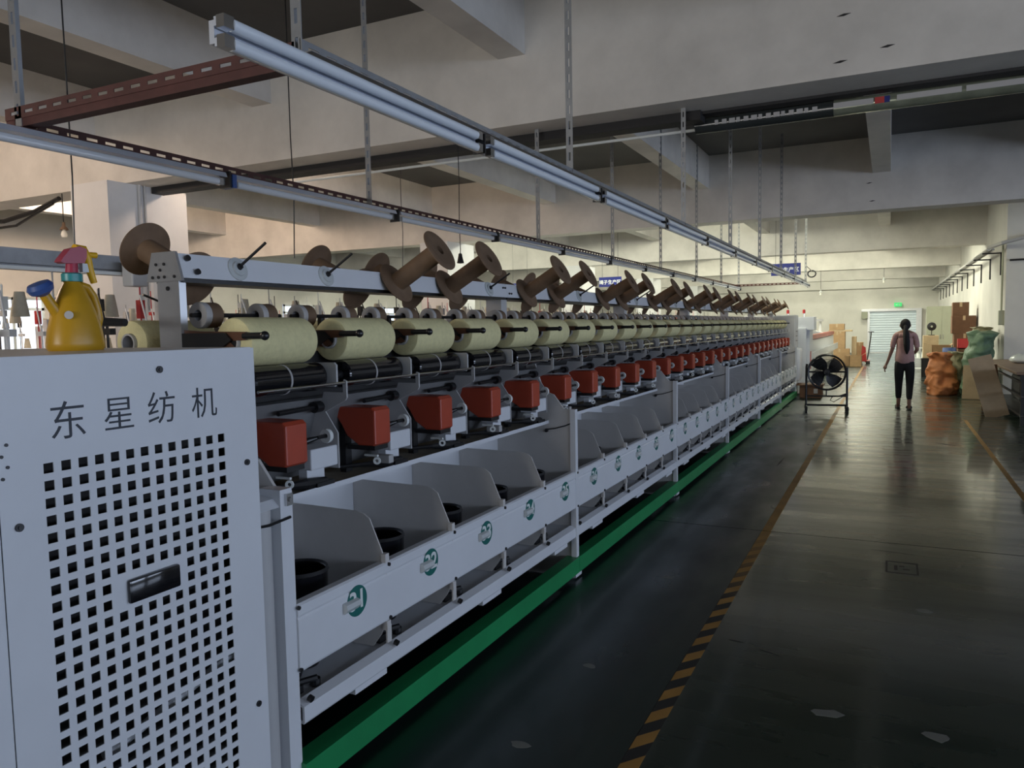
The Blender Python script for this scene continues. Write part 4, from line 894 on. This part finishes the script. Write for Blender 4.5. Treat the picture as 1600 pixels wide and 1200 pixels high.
for (x, y, w_, h, tilt, back, m_, lab) in [(1.60,14.6,.34,1.02,-.27,-.10,'tan_board','large tan cardboard sheet leaning against the near side of the work table'),(1.50,17.7,.36,.68,.03,-.12,'tan_board','small tan board standing beside the green sack'),(1.62,15.6,.30,.80,-.1,-.12,'cardboard_dark','dark brown board leaning behind the large tan sheet')]:
    o = obj('leaning_board', MB().bbox(-w_/2,w_/2,-.010,.010,0,h,.003), m_, None, (x, y, .004), rot=(back, tilt, 0)); tag(o, lab, 'board')
t = thing('monitor_stand', (2.00, 20.4, 0), 'small grey stand with a black screen against the partition wall', 'stand'); obj('stand_body', MB().bbox(-.08,.08,-.16,.16,0,.90,.01), 'tube_grey', t); obj('screen', MB().bbox(-.03,.03,-.2,.2,.90,1.24,.01), 'black', t); obj('top_plate', MB().box(-.18,.08,-.2,.2,1.245,1.26), 'plate_grey', t)
t = thing('steel_trolley', (1.57, 8.05, 0), 'low dark steel trolley corner at the right edge of the aisle', 'trolley')
obj('deck', MB().bbox(-.38,.9,-.4,.9,.20,.30,.01), 'black_rough', t); obj('end_strip', MB().box(-.386,-.38,-.4,-.30,.20,.30), 'galv', t)
for (x, y) in ((-.28,-.3),(-.28,.8),(.8,-.3),(.8,.8)): obj('wheel', MB().cyl((x-.02,y,.08),(x+.02,y,.08),.08,n=20).box(x-.03,x+.03,y-.02,y+.02,.08,.2), 'rubber', t)

# ------------------------------------------------------------------ far left of the aisle: next machine's end, cartons, pallet truck
t = thing('control_cabinet', (-1.95, 18.40, 0), 'white control cabinet of the next machine with two red beacons', 'cabinet')
obj('cabinet_body', MB().bbox(-.28,.36,-.25,.5,.30,1.62,.012), 'white_metal', t); obj('side_column', MB().bbox(.10,.30,-.45,-.27,.02,1.48,.012), 'white_metal', t); obj('control_box', MB().bbox(-.20,.46,-.40,.2,1.42,1.72,.012), 'white_metal', t)
obj('base', MB().box(-.25,.33,-.22,.48,0,.30), 'grey_metal', t); obj('hinged_flap', MB().prism([(-.05,1.05),(.05,1.42),(.07,1.42),(.0,1.03)], 'y', -.46, -.30), 'tube_grey', t)
obj('red_button_panel', MB().box(.361,.366,-.1,.08,.55,.95), 'red_plastic', t)
for x in (-.12, .22):
    obj('beacon_post', MB().cyl((x,-.1,1.72),(x,-.1,1.80),.014,n=8), 'steel', t); obj('beacon', MB().lathe([(.03,1.80),(.032,1.87),(.02,1.885),(.001,1.886)], (x,-.1,0), n=14), 'red_plastic', t, smooth=True)
t = thing('next_machine', (-2.15, 19.0, 0), 'white twisting machine continuing beyond the control cabinet', 'machine')
obj('body', MB().bbox(-.5,.42,0,9.5,.35,1.15,.02), 'white_metal', t); obj('tray', MB().prism([(.42,.62),(.56,.70),(.56,.90),(.55,.90),(.54,.72),(.42,.64)], 'y', 0, 9.5), 'white_metal', t); obj('red_row', MB().box(.30,.44,.1,9.4,1.18,1.28), 'machine_red', t); obj('creel', MB().box(-.08,.08,0,9.5,1.62,1.70), 'white_metal', t)
for y in (.05, 3.2, 6.3, 9.4): obj('leg', MB().box(-.45,.40,y-.03,y+.03,0,.36), 'grey_metal', t)
for y in (.1, 4.7, 9.3): obj('upright', MB().box(-.04,.04,y-.03,y+.03,1.15,1.62), 'grey_metal', t)
o = obj('sheet_scrap', MB().prism([(-.2,0),(.22,.05),(.05,.10),(-.15,.08)], 'y', -.2, .2), 'print_white', None, (-1.72, 20.6, 1.285)); tag(o, 'white plastic scrap lying on the next machine', 'scrap')
o = thing('brown_crate', (-1.50, 17.40, 0), 'brown open crate on the floor behind the drum fan', 'crate'); obj('crate_body', MB().bbox(-.20,.24,-.2,.2,0,.26,.006), 'cardboard_dark', o); obj('rim', MB().box(-.27,.27,-.22,.22,.262,.29), 'cardboard_dark', o); obj('white_label', MB().box(.08,.16,-.205,-.2005,.10,.20), 'tube_grey', o)
carton((-1.62,30.2,0), .66, .5, .62, 'large cardboard carton at the bottom left of the far stack', 'cardboard')
carton((-1.70,30.2,.62), .52, .5, .62, 'tall cardboard carton in the middle of the far stack', 'cardboard')
carton((-1.60,30.2,1.24), .78, .5, .06, 'flat pale carton lid lying on the far stack', 'tan_board')
carton((-1.72,30.2,1.302), .50, .45, .22, 'small cardboard carton on top of the far stack', 'cardboard')
carton((-1.06,29.6,0), .38, .45, .40, 'low cardboard carton right of the far stack', 'cardboard', True)
carton((-1.16,30.6,.0), .16, .4, 1.05, 'narrow standing carton behind the low one', 'tan_board')
carton((-1.03,32.2,.10), .26, .4, .70, 'brown carton standing on the pallet truck', 'cardboard')
t = thing('pallet_truck', (-.82, 31.6, 0), 'red pallet truck with a tall black handle before the shutter', 'pallet truck')
obj('fork', MB().box(-.32,-.18,0,1.2,.05,.10), 'red_plastic', t); obj('fork', MB().box(.0,.14,0,1.2,.05,.10), 'red_plastic', t); obj('pump_body', MB().prism([(-.14,.10),(.06,.10),(.02,.62),(-.10,.70)], 'y', -.16, .02), 'red_plastic', t)
obj('handle', MB().tube([(.08,-.1,.15),(.14,-.16,.6),(.20,-.2,1.10),(.20,-.2,1.20)], .02, 8).cyl((.10,-.2,1.2),(.30,-.2,1.2),.016,n=8), 'black', t, smooth=True)
for x in (-.25, .07, .14): obj('wheel', MB().cyl((x-.03,-.05,.06),(x+.03,-.05,.06),.06,n=16), 'rubber', t)
